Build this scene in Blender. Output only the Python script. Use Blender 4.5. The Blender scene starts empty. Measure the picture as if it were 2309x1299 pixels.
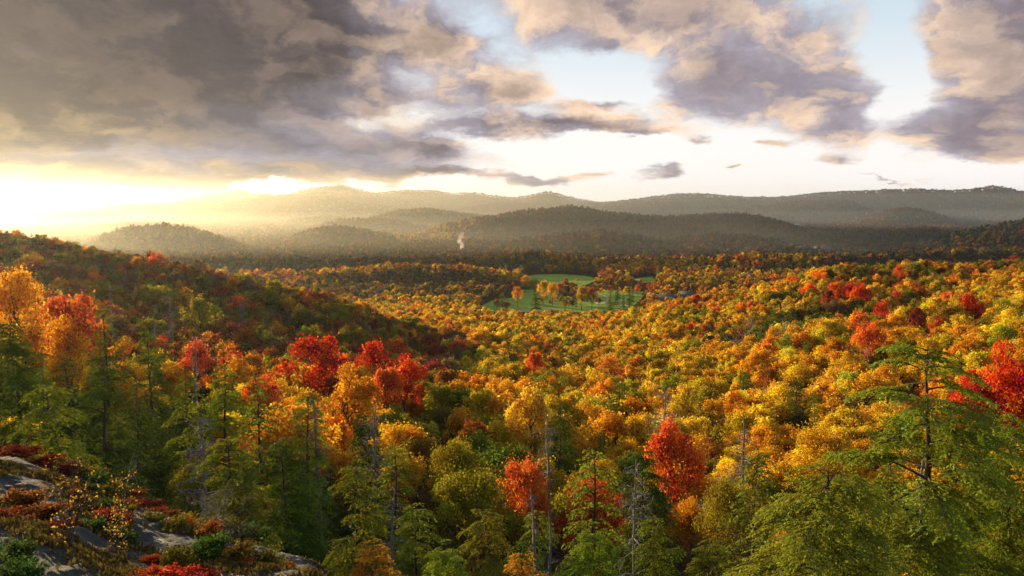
import bpy, math, random
import numpy as np

# ---------------------------------------------------------------- camera, sky, sun, exposure
SC = bpy.context.scene
COL = SC.collection
W, H, F = 2309, 1299, 1812.0
HORIZON = 452.0
PITCH = math.atan((H / 2 - HORIZON) / F)
cp, sp = math.cos(PITCH), math.sin(PITCH)
SUN_AZ, SUN_EL = math.radians(-46.0), math.radians(8.0)
R = math.radians


def ray(px, py):
    """slopes (X/Y, Z/Y) of the sight line through a point of the photograph"""
    a = (np.asarray(px, float) - W / 2) / F
    v = (H / 2 - np.asarray(py, float)) / F
    y = cp + v * sp
    return a / y, (v * cp - sp) / y


def proj(X, Y, Z):
    d = Y * cp - Z * sp
    return W / 2 + F * X / d, H / 2 - F * (Y * sp + Z * cp) / d


cam = bpy.data.cameras.new('camera')
cam.sensor_width = 36
cam.lens = 36 * F / W
cam.clip_start, cam.clip_end = 0.5, 90000
cam_o = bpy.data.objects.new('camera', cam)
cam_o.rotation_euler = (math.pi / 2 - PITCH, 0, 0)
COL.objects.link(cam_o)
SC.camera = cam_o

SC.view_settings.view_transform = 'Standard'
SC.view_settings.look = 'None'
SC.view_settings.gamma = 1
SC.view_settings.exposure = 1.2

sl = bpy.data.lights.new('sun', 'SUN')
sl.energy = 5.0
sl.angle = R(0.5)
sl.color = (1.0, 0.76, 0.40)
sun = bpy.data.objects.new('sun', sl)
COL.objects.link(sun)
from mathutils import Vector
SUND = Vector((math.sin(SUN_AZ) * math.cos(SUN_EL), math.cos(SUN_AZ) * math.cos(SUN_EL), math.sin(SUN_EL)))
sun.rotation_euler = SUND.to_track_quat('Z', 'Y').to_euler()

SC.render.engine = 'CYCLES'
cy = SC.cycles
cy.max_bounces = 6
cy.diffuse_bounces = 3
cy.glossy_bounces = 1
cy.transmission_bounces = 3
cy.transparent_max_bounces = 8
cy.volume_bounces = 0
cy.sample_clamp_indirect = 6
cy.use_denoising = True


class NT:
    """small helper to write node graphs as expressions"""

    def __init__(s, tree):
        s.t = tree
        s.n = tree.nodes
        s.l = tree.links

    def new(s, kind, **kw):
        x = s.n.new(kind)
        for k, v in kw.items():
            setattr(x, k, v)
        return x

    def put(s, sock, v):
        if v is None:
            return
        if hasattr(v, 'is_linked'):
            s.l.new(v, sock)
        else:
            sock.default_value = v

    def m(s, op, a, b=None, c=None, clamp=False):
        x = s.new('ShaderNodeMath', operation=op, use_clamp=clamp)
        for i, v in enumerate((a, b, c)):
            s.put(x.inputs[i], v)
        return x.outputs[0]

    def v(s, op, a, b=None, scale=None):
        x = s.new('ShaderNodeVectorMath', operation=op)
        s.put(x.inputs[0], a)
        if b is not None:
            s.put(x.inputs[1], b)
        if scale is not None:
            s.put(x.inputs['Scale'], scale)
        return x.outputs['Value'] if op in ('DOT_PRODUCT', 'LENGTH', 'DISTANCE') else x.outputs[0]

    def mix(s, f, a, b, blend='MIX'):
        x = s.new('ShaderNodeMix', data_type='RGBA', blend_type=blend)
        x.clamp_factor = True
        s.put(x.inputs[0], f)
        for i, c in ((6, a), (7, b)):
            if isinstance(c, tuple) and len(c) == 3:
                c = (*c, 1)
            s.put(x.inputs[i], c)
        return x.outputs[2]

    def noise(s, vec, scale, detail=5, rough=0.55, dist=0.0, lac=2.0, dim='3D'):
        x = s.new('ShaderNodeTexNoise', noise_dimensions=dim)
        s.put(x.inputs['Vector'], vec)
        x.inputs['Scale'].default_value = scale
        x.inputs['Detail'].default_value = detail
        x.inputs['Roughness'].default_value = rough
        x.inputs['Lacunarity'].default_value = lac
        x.inputs['Distortion'].default_value = dist
        return x.outputs['Fac']

    def xyz(s, x, y, z):
        c = s.new('ShaderNodeCombineXYZ')
        for i, q in enumerate((x, y, z)):
            s.put(c.inputs[i], q)
        return c.outputs[0]

    def step(s, val, lo, hi, a=0.0, b=1.0):
        x = s.new('ShaderNodeMapRange', interpolation_type='SMOOTHSTEP')
        s.put(x.inputs[0], val)
        for i, q in zip((1, 2, 3, 4), (lo, hi, a, b)):
            s.put(x.inputs[i], q)
        return x.outputs[0]


def build_world():
    w = bpy.data.worlds.new('World')
    SC.world = w
    w.use_nodes = True
    t = w.node_tree
    t.nodes.clear()
    n = NT(t)
    out = n.new('ShaderNodeOutputWorld')
    bg = n.new('ShaderNodeBackground')
    bg.inputs['Strength'].default_value = 0.1
    n.l.new(bg.outputs[0], out.inputs[0])
    sky = n.new('ShaderNodeTexSky', sky_type='NISHITA')
    sky.sun_disc = False
    sky.sun_elevation = SUN_EL
    sky.sun_rotation = SUN_AZ
    sky.air_density, sky.dust_density, sky.ozone_density = 1.0, 1.5, 1.5
    co = n.new('ShaderNodeTexCoord').outputs['Generated']
    sep = n.new('ShaderNodeSeparateXYZ')
    n.l.new(co, sep.inputs[0])
    X, Y, Z = sep.outputs
    az = n.m('ARCTAN2', X, Y)
    el = n.m('ARCSINE', Z)
    # where a sight line meets the cloud layer (with the layer bending down far away)
    low_el = n.m('LOGARITHM', n.m('ADD', n.m('MAXIMUM', el, -.02), .11), 2.718)
    P = n.xyz(n.m('MULTIPLY', az, 3.4), n.m('MULTIPLY', low_el, 1.5), .37)
    warp = n.new('ShaderNodeTexNoise')
    n.l.new(P, warp.inputs['Vector'])
    warp.inputs['Scale'].default_value = 2.6
    warp.inputs['Detail'].default_value = 6
    warp.inputs['Roughness'].default_value = .6
    wv = n.v('SCALE', n.v('SUBTRACT', warp.outputs['Color'], (.5, .5, .5)), scale=0.42)
    Pw = n.v('ADD', P, wv)
    # patches of cloud cover across this part of the sky: (x, y, half width, half height, weight)
    AE = n.xyz(az, el, 0.0)
    AEw = n.v('ADD', AE, n.v('MULTIPLY', wv, (.26, .16, 0)))

    def cover(blobs, coord):
        acc = None
        for px, py, hw, hh, wt in blobs:
            sx, sz = (float(q) for q in ray(px, py))
            a0, e0 = math.atan(sx), math.atan(sz / math.hypot(1, sx))
            d = n.v('MULTIPLY', n.v('SUBTRACT', coord, (a0, e0, 0)), (F / hw, F / hh, 0))
            g = n.m('MULTIPLY', n.m('EXPONENT', n.m('MULTIPLY', n.v('DOT_PRODUCT', d, d), -1.0)), wt)
            acc = g if acc is None else n.m('ADD', acc, g)
        return acc

    big = [(60, 60, 640, 330, 1.0), (580, 50, 345, 170, .85), (100, 330, 330, 90, .75), (560, 345, 430, 50, .62), (330, 250, 330, 110, .45),
           (930, 335, 110, 34, .36), (1010, 100, 120, 50, .44), (60, 375, 300, 26, .5), (400, 385, 260, 20, .45), (760, 378, 220, 16, .30),
           (1140, 208, 120, 36, .85), (1100, 268, 110, 20, .70), (1260, 285, 100, 20, .8), (1400, 286, 90, 20, .85), (1480, 300, 60, 10, .5), (1340, 240, 90, 12, .5), (1000, 330, 60, 26, .5), (1010, 396, 130, 10, .75), (1220, 397, 70, 12, .85),
           (1350, 393, 60, 12, .75), (1495, 390, 58, 15, .9),
           (1400, 5, 270, 85, .80), (1640, 80, 200, 110, .62), (1600, 190, 120, 60, .42), (1830, 190, 160, 105, .58), (1940, 285, 110, 50, .5),
           (2350, 40, 230, 190, .92), (2270, 260, 130, 100, .66), (2250, 350, 60, 40, .6), (2140, 320, 90, 34, .42), (1960, 120, 40, 60, -.3), (1880, 364, 50, 18, .65), (2000, 402, 100, 4, .8),
           (1570, 318, 40, 12, .6), (1735, 322, 36, 10, .6), (1330, 95, 60, 28, .3), (1665, 385, 20, 4, .9),
           (2025, 170, 42, 110, -.75), (1700, 125, 40, 34, -.35), (630, 272, 70, 34, -.45), (800, 268, 70, 26, -.28), (930, 255, 60, 16, -.2), (1080, 40, 50, 40, -.3),
           (1150, 432, 3000, 15, -1.1), (1700, 390, 360, 22, -.15), (2309, 425, 300, 30, -.5), (1500, 340, 420, 40, -.22), (1300, 160, 120, 50, -.2), (1450, 215, 100, 30, -.2)]
    C = cover(big, AEw)
    N1 = n.noise(Pw, 2.4, 11, .565)
    # the same cloud a little nearer the sun: how much cloud stands between here and the light
    off = (-.10, -.11, 0)
    N2 = n.noise(n.v('ADD', Pw, off), 2.4, 7, .55)
    dens = n.m('ADD', n.m('MULTIPLY', n.m('SUBTRACT', N1, .5), 1.25), n.m('SUBTRACT', C, .30))
    # behind and beside the photograph the sky is broken cloud
    front = n.step(Y, -.05, .55)
    dens = n.m('ADD', dens, n.m('MULTIPLY', n.m('SUBTRACT', 1.0, front), .30))
    mask = n.step(dens, -.12, .30)
    thick = n.step(dens, .12, .80)
    lit = n.step(n.m('SUBTRACT', N1, N2), -.075, .11)
    # nearness to the sun
    # the bright gap on the horizon under the cloud bank
    GAP = Vector((math.sin(R(-33)), math.cos(R(-33)), .02)).normalized()
    cs = n.v('DOT_PRODUCT', co, tuple(GAP))
    near_sun = n.step(cs, .85, .992)
    # clear sky: scattering sky plus bright thin veil low down
    veil = n.step(el, .24, .05)
    veil_c = n.mix(near_sun, (7.6, 7.2, 6.7), (9.4, 8.0, 6.2))
    clear = n.mix(n.m('MULTIPLY', veil, .95), n.mix(.80, sky.outputs[0], (5.2, 6.2, 6.8)), veil_c)
    glow = n.step(cs, .965, .9998)
    low = n.step(el, .09, .02)
    clear = n.mix(n.m('MULTIPLY', glow, low), clear, (15., 11.5, 6.5))
    # cloud light: thin lit rims cream, thick hearts mauve grey, ochre towards the sun
    rim = n.mix(near_sun, (6.9, 5.1, 3.5), (2.7, 1.95, 1.4))
    heart = n.mix(n.step(cs, .70, .93), (2.1, 1.75, 1.9), (.60, .50, .56))
    shade = n.mix(near_sun, (3.0, 2.75, 3.1), (1.7, 1.5, 1.75))
    cl = n.mix(thick, shade, heart)
    cl = n.mix(n.m('MULTIPLY', lit, n.m('SUBTRACT', 1.0, n.m('MULTIPLY', thick, n.m('MULTIPLY_ADD', near_sun, .22, .60)))), cl, rim)
    # soft bluish low bank on the left, slate blue puffs in the gap
    bank = cover([(520, 362, 480, 34, 1.0), (700, 290, 300, 40, .5)], AEw)
    cl = n.mix(n.m('MULTIPLY', bank, .7), cl, (2.9, 2.85, 3.6))
    # the underside of the far edge of the bank catches the low sun
    edge = cover([(60, 392, 520, 16, 1.0), (150, 300, 260, 60, .35)], AEw)
    cl = n.mix(n.m('MULTIPLY', edge, n.m('MULTIPLY_ADD', lit, .7, .15)), cl, (7.0, 4.8, 1.9))
    cl = n.mix(1.0, cl, n.mix(n.step(n.noise(Pw, 7.0, 7, .6), .25, .75), (.80, .79, .82), (1.18, 1.16, 1.12)), 'MULTIPLY')
    col = n.mix(mask, clear, cl)
    # unseen sky overhead and behind dimmed and blued, added to deepen the shadows
    col = n.mix(1.0, col, n.mix(n.m('MULTIPLY', front, n.step(el, .85, .45)), (.27, .31, .40), (.615, .615, .635)), 'MULTIPLY')
    n.l.new(col, bg.inputs['Color'])
    w.cycles.sampling_method = 'MANUAL'
    w.cycles.sample_map_resolution = 512


build_world()

# ---------------------------------------------------------------- helpers
rng = np.random.default_rng(7)
random.seed(7)


def mesh(name, verts, faces, mats=(), mat_idx=None, attrs=None, smooth=False):
    """verts (n,3); faces (m,4) or (m,3) int array or list of such arrays"""
    me = bpy.data.meshes.new(name)
    fl = faces if isinstance(faces, list) else [faces]
    fl = [np.asarray(f, np.int32) for f in fl if len(f)]
    verts = np.asarray(verts, np.float32)
    me.vertices.add(len(verts))
    me.vertices.foreach_set('co', verts.ravel())
    loops = np.concatenate([f.ravel() for f in fl])
    sizes = np.concatenate([np.full(len(f), f.shape[1], np.int32) for f in fl])
    starts = np.concatenate([[0], np.cumsum(sizes)[:-1]]).astype(np.int32)
    me.loops.add(len(loops))
    me.loops.foreach_set('vertex_index', loops)
    me.polygons.add(len(sizes))
    me.polygons.foreach_set('loop_start', starts)
    me.polygons.foreach_set('loop_total', sizes)
    for mt in mats:
        me.materials.append(mt)
    if mat_idx is not None:
        me.polygons.foreach_set('material_index', np.asarray(mat_idx, np.int32))
    if smooth:
        me.polygons.foreach_set('use_smooth', np.ones(len(sizes), bool))
    for k, (dom, typ, data) in (attrs or {}).items():
        a = me.attributes.new(k, typ, dom)
        a.data.foreach_set('value' if typ in ('FLOAT', 'INT') else 'color' if typ == 'FLOAT_COLOR' else 'vector', np.asarray(data).ravel())
    me.update(calc_edges=True)
    return me


def obj(name, me, parent=None, loc=None, **props):
    o = bpy.data.objects.new(name, me)
    COL.objects.link(o)
    if parent is not None:
        o.parent = parent
    if loc is not None:
        o.location = loc
    for k, v in props.items():
        o[k] = v
    return o


def thing(name, label, cat, loc, rz=0.0, scale=1.0, group=None):
    o = obj(name, None, None, loc)
    o.empty_display_size = .2
    o.rotation_euler = (0, 0, rz)
    o.scale = (scale,) * 3 if np.isscalar(scale) else scale
    o['label'], o['category'] = label, cat
    if group:
        o['group'] = group
    return o


def nrm(a):
    return a / np.maximum(np.linalg.norm(a, axis=-1, keepdims=True), 1e-9)


class Build:
    """collects quads and tubes with a per-vertex 'vary' value"""

    def __init__(s):
        s.v, s.f, s.c, s.n = [], [], [], 0

    def add(s, v, f, c=0.5):
        v = np.asarray(v, float).reshape(-1, 3)
        s.v.append(v)
        s.f.append(np.asarray(f, int) + s.n)
        s.c.append(np.broadcast_to(np.asarray(c, float), (len(v),)).copy())
        s.n += len(v)

    def leaves(s, p, nor, ax, ln, wd, c):
        """one leaf-shaped quad per row: p centre, nor facing, ax long direction"""
        ax = nrm(ax - nor * np.sum(ax * nor, 1, keepdims=True))
        bi = np.cross(nor, ax)
        ln, wd = np.asarray(ln).reshape(-1, 1), np.asarray(wd).reshape(-1, 1)
        q = np.stack([p - ax * ln * .5, p + bi * wd * .5 + ax * ln * .05, p + ax * ln * .5, p - bi * wd * .5 + ax * ln * .05], 1)
        k = len(p)
        s.add(q.reshape(-1, 3), np.arange(4 * k).reshape(-1, 4), np.repeat(c, 4))

    def tube(s, pts, rad, sides=6, c=0.5):
        pts = np.asarray(pts, float)
        k = len(pts)
        rad = np.broadcast_to(np.asarray(rad, float), (k,))
        d = nrm(np.gradient(pts, axis=0))
        ref = np.array([.31, .87, .38])
        a = nrm(np.cross(d, ref))
        b = np.cross(d, a)
        th = np.arange(sides) * 2 * math.pi / sides
        v = pts[:, None] + rad[:, None, None] * (a[:, None] * np.cos(th)[None, :, None] + b[:, None] * np.sin(th)[None, :, None])
        i = np.arange(k - 1)[:, None] * sides
        j = np.arange(sides)[None]
        f = np.stack([i + j, i + (j + 1) % sides, i + sides + (j + 1) % sides, i + sides + j], -1).reshape(-1, 4)
        s.add(v.reshape(-1, 3), f, c)

    def box(s, x0, x1, y0, y1, z0, z1):
        v = [(x, y, z) for z in (z0, z1) for y in (y0, y1) for x in (x0, x1)]
        s.add(v, [(0, 2, 3, 1), (4, 5, 7, 6), (0, 1, 5, 4), (2, 6, 7, 3), (0, 4, 6, 2), (1, 3, 7, 5)])

    def make(s, name, *mats, mat_idx=None, smooth=False):
        return mesh(name, np.concatenate(s.v), [np.concatenate(s.f)], mats, mat_idx, {'vary': ('POINT', 'FLOAT', np.concatenate(s.c).astype(np.float32))}, smooth)


# ---------------------------------------------------------------- materials
def new_mat(name):
    m = bpy.data.materials.new(name)
    m.use_nodes = True
    t = m.node_tree
    t.nodes.clear()
    n = NT(t)
    return m, n, n.new('ShaderNodeOutputMaterial')


def leaf_mat(name, source, trans=.48, warm=(1.12, 1.0, .8), gloss=0.0):
    m, n, out = new_mat(name)
    if source == 'instancer':
        a = n.new('ShaderNodeAttribute', attribute_type='INSTANCER', attribute_name='tint').outputs['Color']
    elif source == 'object':
        a = n.new('ShaderNodeObjectInfo').outputs['Color']
    else:
        a = n.new('ShaderNodeRGB')
        a.outputs[0].default_value = (*source, 1)
        a = a.outputs[0]
    vary = n.new('ShaderNodeAttribute', attribute_name='vary').outputs['Fac']
    hsv = n.new('ShaderNodeHueSaturation')
    n.put(hsv.inputs['Hue'], n.m('MULTIPLY_ADD', vary, .075, .4625))
    n.put(hsv.inputs['Value'], n.m('MULTIPLY_ADD', vary, .9, .55))
    n.put(hsv.inputs['Color'], a)
    d = n.new('ShaderNodeBsdfDiffuse')
    tr = n.new('ShaderNodeBsdfTranslucent')
    n.l.new(hsv.outputs[0], d.inputs[0])
    n.l.new(n.mix(1.0, hsv.outputs[0], warm, 'MULTIPLY'), tr.inputs[0])
    mx = n.new('ShaderNodeMixShader')
    mx.inputs[0].default_value = trans
    n.l.new(d.outputs[0], mx.inputs[1])
    n.l.new(tr.outputs[0], mx.inputs[2])
    n.l.new(mx.outputs[0], out.inputs[0])
    return m


def rough_mat(name, c1, c2, scale, detail=5, rough=.9, bump=0.0, stretch=(1, 1, 1)):
    m, n, out = new_mat(name)
    co = n.v('MULTIPLY', n.new('ShaderNodeTexCoord').outputs['Object'], stretch)
    f = n.noise(co, scale, detail, .6)
    b = n.new('ShaderNodeBsdfPrincipled')
    n.l.new(n.mix(n.step(f, .32, .68), c1, c2), b.inputs['Base Color'])
    b.inputs['Roughness'].default_value = rough
    b.inputs['Specular IOR Level'].default_value = .08
    if bump:
        bn = n.new('ShaderNodeBump')
        bn.inputs['Strength'].default_value = .6
        bn.inputs['Distance'].default_value = bump
        n.l.new(f, bn.inputs['Height'])
        n.l.new(bn.outputs[0], b.inputs['Normal'])
    n.l.new(b.outputs[0], out.inputs[0])
    return m


M_LEAF = leaf_mat('autumn leaves', 'object')
M_LEAF_I = leaf_mat('forest leaves', 'instancer')
M_NEEDLE = leaf_mat('hemlock needles', 'object', .36, (1.15, 1.05, .6))
M_NEEDLE_I = leaf_mat('evergreen needles', 'instancer', .2, (1.1, 1.05, .7))
M_BARK = rough_mat('bark', (.045, .032, .024), (.13, .10, .08), 3.0, bump=.03, stretch=(4, 4, .7))
M_DEAD = rough_mat('weathered wood', (.10, .085, .075), (.34, .31, .28), 4.0, bump=.02, stretch=(4, 4, .8))

# ---------------------------------------------------------------- the lie of the land
FLOOR = -92.0


def Zc(px, py, Y, h=10.5):
    return float(ray(px, py)[1]) * Y - h


# ground heights along sight lines: px -> [(Y, canopy py or None, z)]
def col_pts(px, near, canopy, tail):
    pts = list(near)
    pts += [(Y, Zc(px, py, Y)) for Y, py in canopy]
    pts += list(tail)
    return pts


def rk(px, py, Y):
    return (Y, float(ray(px, py)[1]) * Y)


NEAR = {
    -500: col_pts(-500, [(2, -2.0), (6, -2.6), rk(0, 1240, 11), rk(0, 880, 30), (36, -17)],
                  [(60, 820), (100, 670), (125, 730), (150, 730), (200, 640), (250, 570), (300, 520), (340, 490), (365, 482)], [(460, -55), (600, FLOOR)]),
    0: col_pts(0, [(2, -2.0), (6, -3.7), rk(0, 1335, 12), rk(0, 1165, 18), rk(0, 1020, 26), (27.5, -9.6), (34, -19)],
               [(45, 930), (60, 850), (100, 690), (125, 760), (150, 760), (200, 682), (250, 612), (300, 555), (340, 521), (358, 513)], [(450, -58), (580, FLOOR)]),
    350: col_pts(350, [(2, -2.0), (6, -3.7), (10, -6.0), rk(350, 1299, 16.5), rk(350, 1150, 24), (25.5, -11), (32, -21)],
                 [(45, 1000), (60, 910), (100, 800), (150, 795), (200, 750), (250, 690), (300, 622), (335, 580), (352, 567)], [(440, -64), (560, FLOOR)]),
    690: col_pts(690, [(2, -1.8), (6, -3.2), (12, -6.4), (18, -8.8), rk(690, 1290, 21), rk(690, 1262, 22.3), (24, -12.5), (30, -20)],
                 [(45, 1130), (60, 1000), (100, 885), (155, 825), (200, 800), (240, 745), (280, 680), (310, 641), (328, 632)], [(410, -74), (540, FLOOR)]),
    1000: col_pts(1000, [(2, -1.8), (6, -4), (12, -8.5), (20, -15), (28, -20)],
                  [(45, 1190), (60, 1110), (100, 960), (150, 870), (220, 818), (260, 782), (300, 746), (320, 732), (345, 737), (420, 722), (520, 697)], [(620, FLOOR + 1)]),
    1300: col_pts(1300, [(2, -1.8), (6, -4), (12, -8.5), (20, -15), (28, -20)],
                  [(45, 1210), (60, 1130), (100, 1010), (150, 925), (220, 850), (320, 790), (420, 745), (520, 718), (600, 706)], [(640, FLOOR)]),
    1600: col_pts(1600, [(2, -1.8), (6, -4), (12, -8.5), (20, -15), (28, -20)],
                  [(45, 1190), (60, 1110), (100, 1000), (150, 920), (220, 845), (320, 765), (420, 700), (500, 656)], [(600, FLOOR + 6), (680, FLOOR)]),
    1900: col_pts(1900, [(2, -1.8), (6, -4), (12, -8.5), (20, -15), (28, -18)],
                  [(45, 1160), (60, 1090), (100, 965), (150, 880), (220, 775), (270, 708), (300, 722), (340, 715), (380, 668), (420, 622), (458, 592)], [(560, -66), (700, FLOOR)]),
    2309: col_pts(2309, [(2, -1.8), (6, -4), (12, -8), (20, -14), (28, -16.5)],
                  [(45, 1120), (60, 1040), (100, 905), (150, 815), (220, 720), (270, 655), (300, 665), (340, 652), (400, 604), (465, 572)], [(580, -64), (760, FLOOR)]),
    2800: col_pts(2800, [(2, -1.8), (6, -4), (12, -8), (20, -13), (28, -15)],
                  [(45, 1080), (60, 1000), (100, 860), (150, 770), (220, 660), (270, 620), (340, 600), (420, 580), (520, 560)], [(660, -60), (900, FLOOR)]),
}

# ridges: (distance, front width, back width, tree height, crest as seen)
RIDGES = [
    (850, 130, 160, 10, [(600, 650), (690, 618), (760, 606), (850, 600), (930, 594), (1000, 597), (1060, 600), (1120, 612), (1170, 628), (1200, 645), (1240, 680)]),
    (1020, 160, 240, 10, [(1380, 640), (1430, 618), (1500, 599), (1620, 579), (1700, 569), (1800, 576), (1950, 572), (2100, 562), (2309, 560), (2700, 540)]),
    (1180, 120, 150, 10, [(1000, 600), (1060, 582), (1130, 571), (1200, 565), (1280, 571), (1340, 590)]),
    (1560, 520, 300, 10, [(960, 590), (1030, 566), (1110, 548), (1180, 540), (1260, 528), (1340, 520), (1420, 527), (1480, 541), (1530, 536), (1610, 528), (1700, 530), (1780, 543), (1850, 558), (1920, 575)]),
    (1480, 420, 240, 10, [(560, 612), (630, 588), (700, 566), (770, 553), (840, 548), (900, 556), (960, 570), (1010, 590)]),
    (1330, 240, 200, 10, [(1560, 592), (1640, 568), (1720, 556), (1790, 553), (1870, 562), (1960, 575)]),
    (1520, 330, 400, 9, [(120, 600), (180, 562), (230, 532), (300, 512), (370, 507), (450, 520), (520, 543), (580, 570), (640, 595), (700, 618), (740, 640)]),
    (1760, 360, 400, 9, [(520, 620), (560, 590), (590, 562), (640, 541), (700, 519), (750, 510), (800, 515), (850, 526), (930, 540), (1000, 550), (1100, 566), (1160, 600)]),
    (1980, 460, 500, 9, [(820, 570), (880, 546), (930, 531), (1000, 508), (1100, 488), (1200, 473), (1290, 464), (1340, 474), (1400, 484), (1500, 488), (1600, 482), (1660, 482), (1720, 490), (1780, 505), (1840, 530), (1900, 562)]),
    (1560, 330, 500, 9, [(1900, 585), (1980, 562), (2060, 546), (2140, 530), (2200, 517), (2260, 505), (2309, 496), (2700, 460)]),
    (2300, 300, 300, 8, [(120, 545), (200, 518), (250, 507), (330, 502), (420, 508), (500, 530), (560, 524), (640, 521), (700, 528), (760, 540)]),
    (2350, 250, 300, 8, [(640, 540), (680, 520), (760, 498), (840, 493), (900, 500), (960, 512), (1000, 530)]),
    (2300, 250, 300, 8, [(1960, 550), (2000, 537), (2050, 521), (2090, 513), (2130, 520), (2180, 536), (2220, 550)]),
    (2700, 300, 400, 8, [(800, 510), (840, 491), (900, 474), (960, 470), (1040, 480), (1110, 491), (1180, 510)]),
    (3000, 400, 400, 8, [(540, 530), (600, 508), (680, 495), (740, 487), (780, 490), (850, 500), (900, 512), (940, 530)]),
    (2950, 500, 500, 8, [(1780, 570), (1840, 542), (1900, 515), (1960, 487), (2020, 470), (2060, 470), (2110, 482), (2160, 500), (2230, 522), (2300, 540)]),
    (3500, 600, 600, 8, [(-400, 470), (0, 487), (80, 481), (160, 478), (250, 480), (330, 500)]),
    (3500, 700, 700, 8, [(1420, 520), (1500, 500), (1600, 482), (1700, 468), (1800, 455), (1860, 452), (1918, 454), (1970, 478), (2010, 500)]),
    (3700, 700, 700, 8, [(340, 510), (400, 500), (500, 490), (560, 478), (620, 464), (680, 449), (728, 444), (760, 451), (820, 463), (880, 468), (940, 480), (1000, 500)]),
    (3900, 800, 700, 8, [(1990, 500), (2050, 478), (2120, 466), (2180, 453), (2230, 449), (2309, 432), (2700, 400)]),
    (4000, 700, 500, 8, [(-400, 480), (100, 482), (200, 475), (277, 461), (330, 462), (415, 458), (533, 451), (571, 448), (596, 442), (669, 440), (741, 434), (780, 440), (820, 447), (870, 462), (910, 480)]),
    (4100, 1100, 600, 8, [(980, 490), (1040, 471), (1080, 463), (1150, 458), (1220, 460), (1300, 455), (1350, 459), (1400, 453), (1460, 447), (1520, 439), (1560, 437), (1620, 441), (1680, 446), (1760, 446), (1850, 436), (1900, 433),
                          (2000, 430), (2060, 428), (2160, 431), (2215, 425), (2240, 420), (2270, 425), (2309, 435), (2700, 425)]),
    (4300, 600, 400, 8, [(700, 470), (770, 437), (802, 433), (840, 438), (875, 447), (916, 445), (944, 452), (972, 463), (1040, 480)]),
    (4700, 500, 500, 0, [(700, 480), (780, 460), (840, 441), (870, 436), (900, 434), (950, 432), (980, 434), (1020, 441), (1065, 438), (1100, 443), (1150, 450), (1190, 445), (1225, 437), (1240, 436), (1260, 441), (1300, 452), (1360, 462), (1420, 480)]),
    (5200, 500, 500, 0, [(-400, 478), (200, 475), (380, 463), (430, 446), (500, 437), (540, 433), (580, 440), (640, 445), (690, 430), (740, 422), (770, 420), (810, 430), (850, 440), (920, 460)]),
]

UG = np.linspace(-1.15, 1.15, 691)
YG = np.concatenate([np.geomspace(2, 60, 90), np.geomspace(61, 1200, 230)[0:], np.geomspace(1206, 6600, 230)])


def smooth_noise(shape_u, seed):
    return np.random.default_rng(seed).random(shape_u)


def vnoise(x, y, seed=0):
    """value noise on arrays, about -1..1"""
    t = np.random.default_rng(seed).random((256, 256)) * 2 - 1
    xi, yi = np.floor(x).astype(int), np.floor(y).astype(int)
    fx, fy = x - xi, y - yi
    fx, fy = fx * fx * (3 - 2 * fx), fy * fy * (3 - 2 * fy)
    g = lambda i, j: t[i % 256, j % 256]
    return (g(xi, yi) * (1 - fx) + g(xi + 1, yi) * fx) * (1 - fy) + (g(xi, yi + 1) * (1 - fx) + g(xi + 1, yi + 1) * fx) * fy


def fbm(x, y, seed=0, oct=4):
    s, a, tot = 0, 1.0, 0
    for k in range(oct):
        s = s + a * vnoise(x * 2 ** k + 17.3 * k, y * 2 ** k - 9.1 * k, seed + k)
        tot += a
        a *= .5
    return s / tot


def build_height():
    us = np.array([float(ray(px, 700)[0]) for px in NEAR])
    cols = np.array([np.interp(YG, [p[0] for p in v], [p[1] for p in v]) for v in NEAR.values()])
    # smooth across the columns
    t = np.interp(UG, us, np.arange(len(us)))
    i = np.clip(np.floor(t).astype(int), 0, len(us) - 2)
    f = (t - i)
    f = (f * f * (3 - 2 * f) * .5 + f * .5)[:, None]
    Z = cols[i] * (1 - f) + cols[i + 1] * f
    k = np.array([1, 2, 3, 2, 1.]) / 9
    for _ in range(2):
        Zp = np.pad(Z, ((0, 0), (2, 2)), 'edge')
        Zs = sum(k[j] * Zp[:, j:j + Z.shape[1]] for j in range(5))
        m = (YG > 40)[None]
        Z = np.where(m, Zs, Z)
    UU, YY = np.meshgrid(UG, YG, indexing='ij')
    XX = UU * YY
    flat = np.clip((YY - 30) / 60, 0, 1) * np.clip((Z - FLOOR - 1) / 10, 0, 1)
    Z = Z + flat * (3.2 * fbm(XX / 70, YY / 70, 3) + 1.2 * fbm(XX / 18, YY / 18, 9))
    for q, (Yc, wf, wb, th, poly) in enumerate(RIDGES):
        wf, wb = (wf * .50, wb * .7) if Yc < 2600 else (wf * .6, wb * .8)
        pu = np.array([float(ray(px, py)[0]) for px, py in poly])
        pz = np.array([float(ray(px, py)[1]) * Yc - th for px, py in poly])
        cz = np.interp(UG, pu, pz, left=-999, right=-999)[:, None]
        wob = fbm(UU * 14 + q, YY * 0 + q * 3.7, 20 + q) * .12 * wf
        tt = YY - (Yc + wob * 0)
        t = np.where(tt < 0, -tt / wf, tt / wb)
        # spurs and hollows running down the hillside
        sp_ = fbm(XX / (wf * .55), YY / (wf * 2.2), 40 + q) * .55 * np.clip(t * 1.6, 0, 1)
        t = np.clip(t * (1 + sp_), 0, 1)
        prof = .5 * (1 + np.cos(math.pi * t))
        hz = np.where(cz > -900, FLOOR - 2 + (cz - FLOOR + 2) * prof, -999)
        Z = np.maximum(Z, hz)
    far = np.clip((YY - 1100) / 600, 0, 1) * np.clip((Z - FLOOR) / 20, 0, 1)
    Z = Z + far * (2.5 * fbm(XX / 90, YY / 90, 77))
    return Z


ZG = build_height()
LOGY = np.log(YG)


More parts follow.
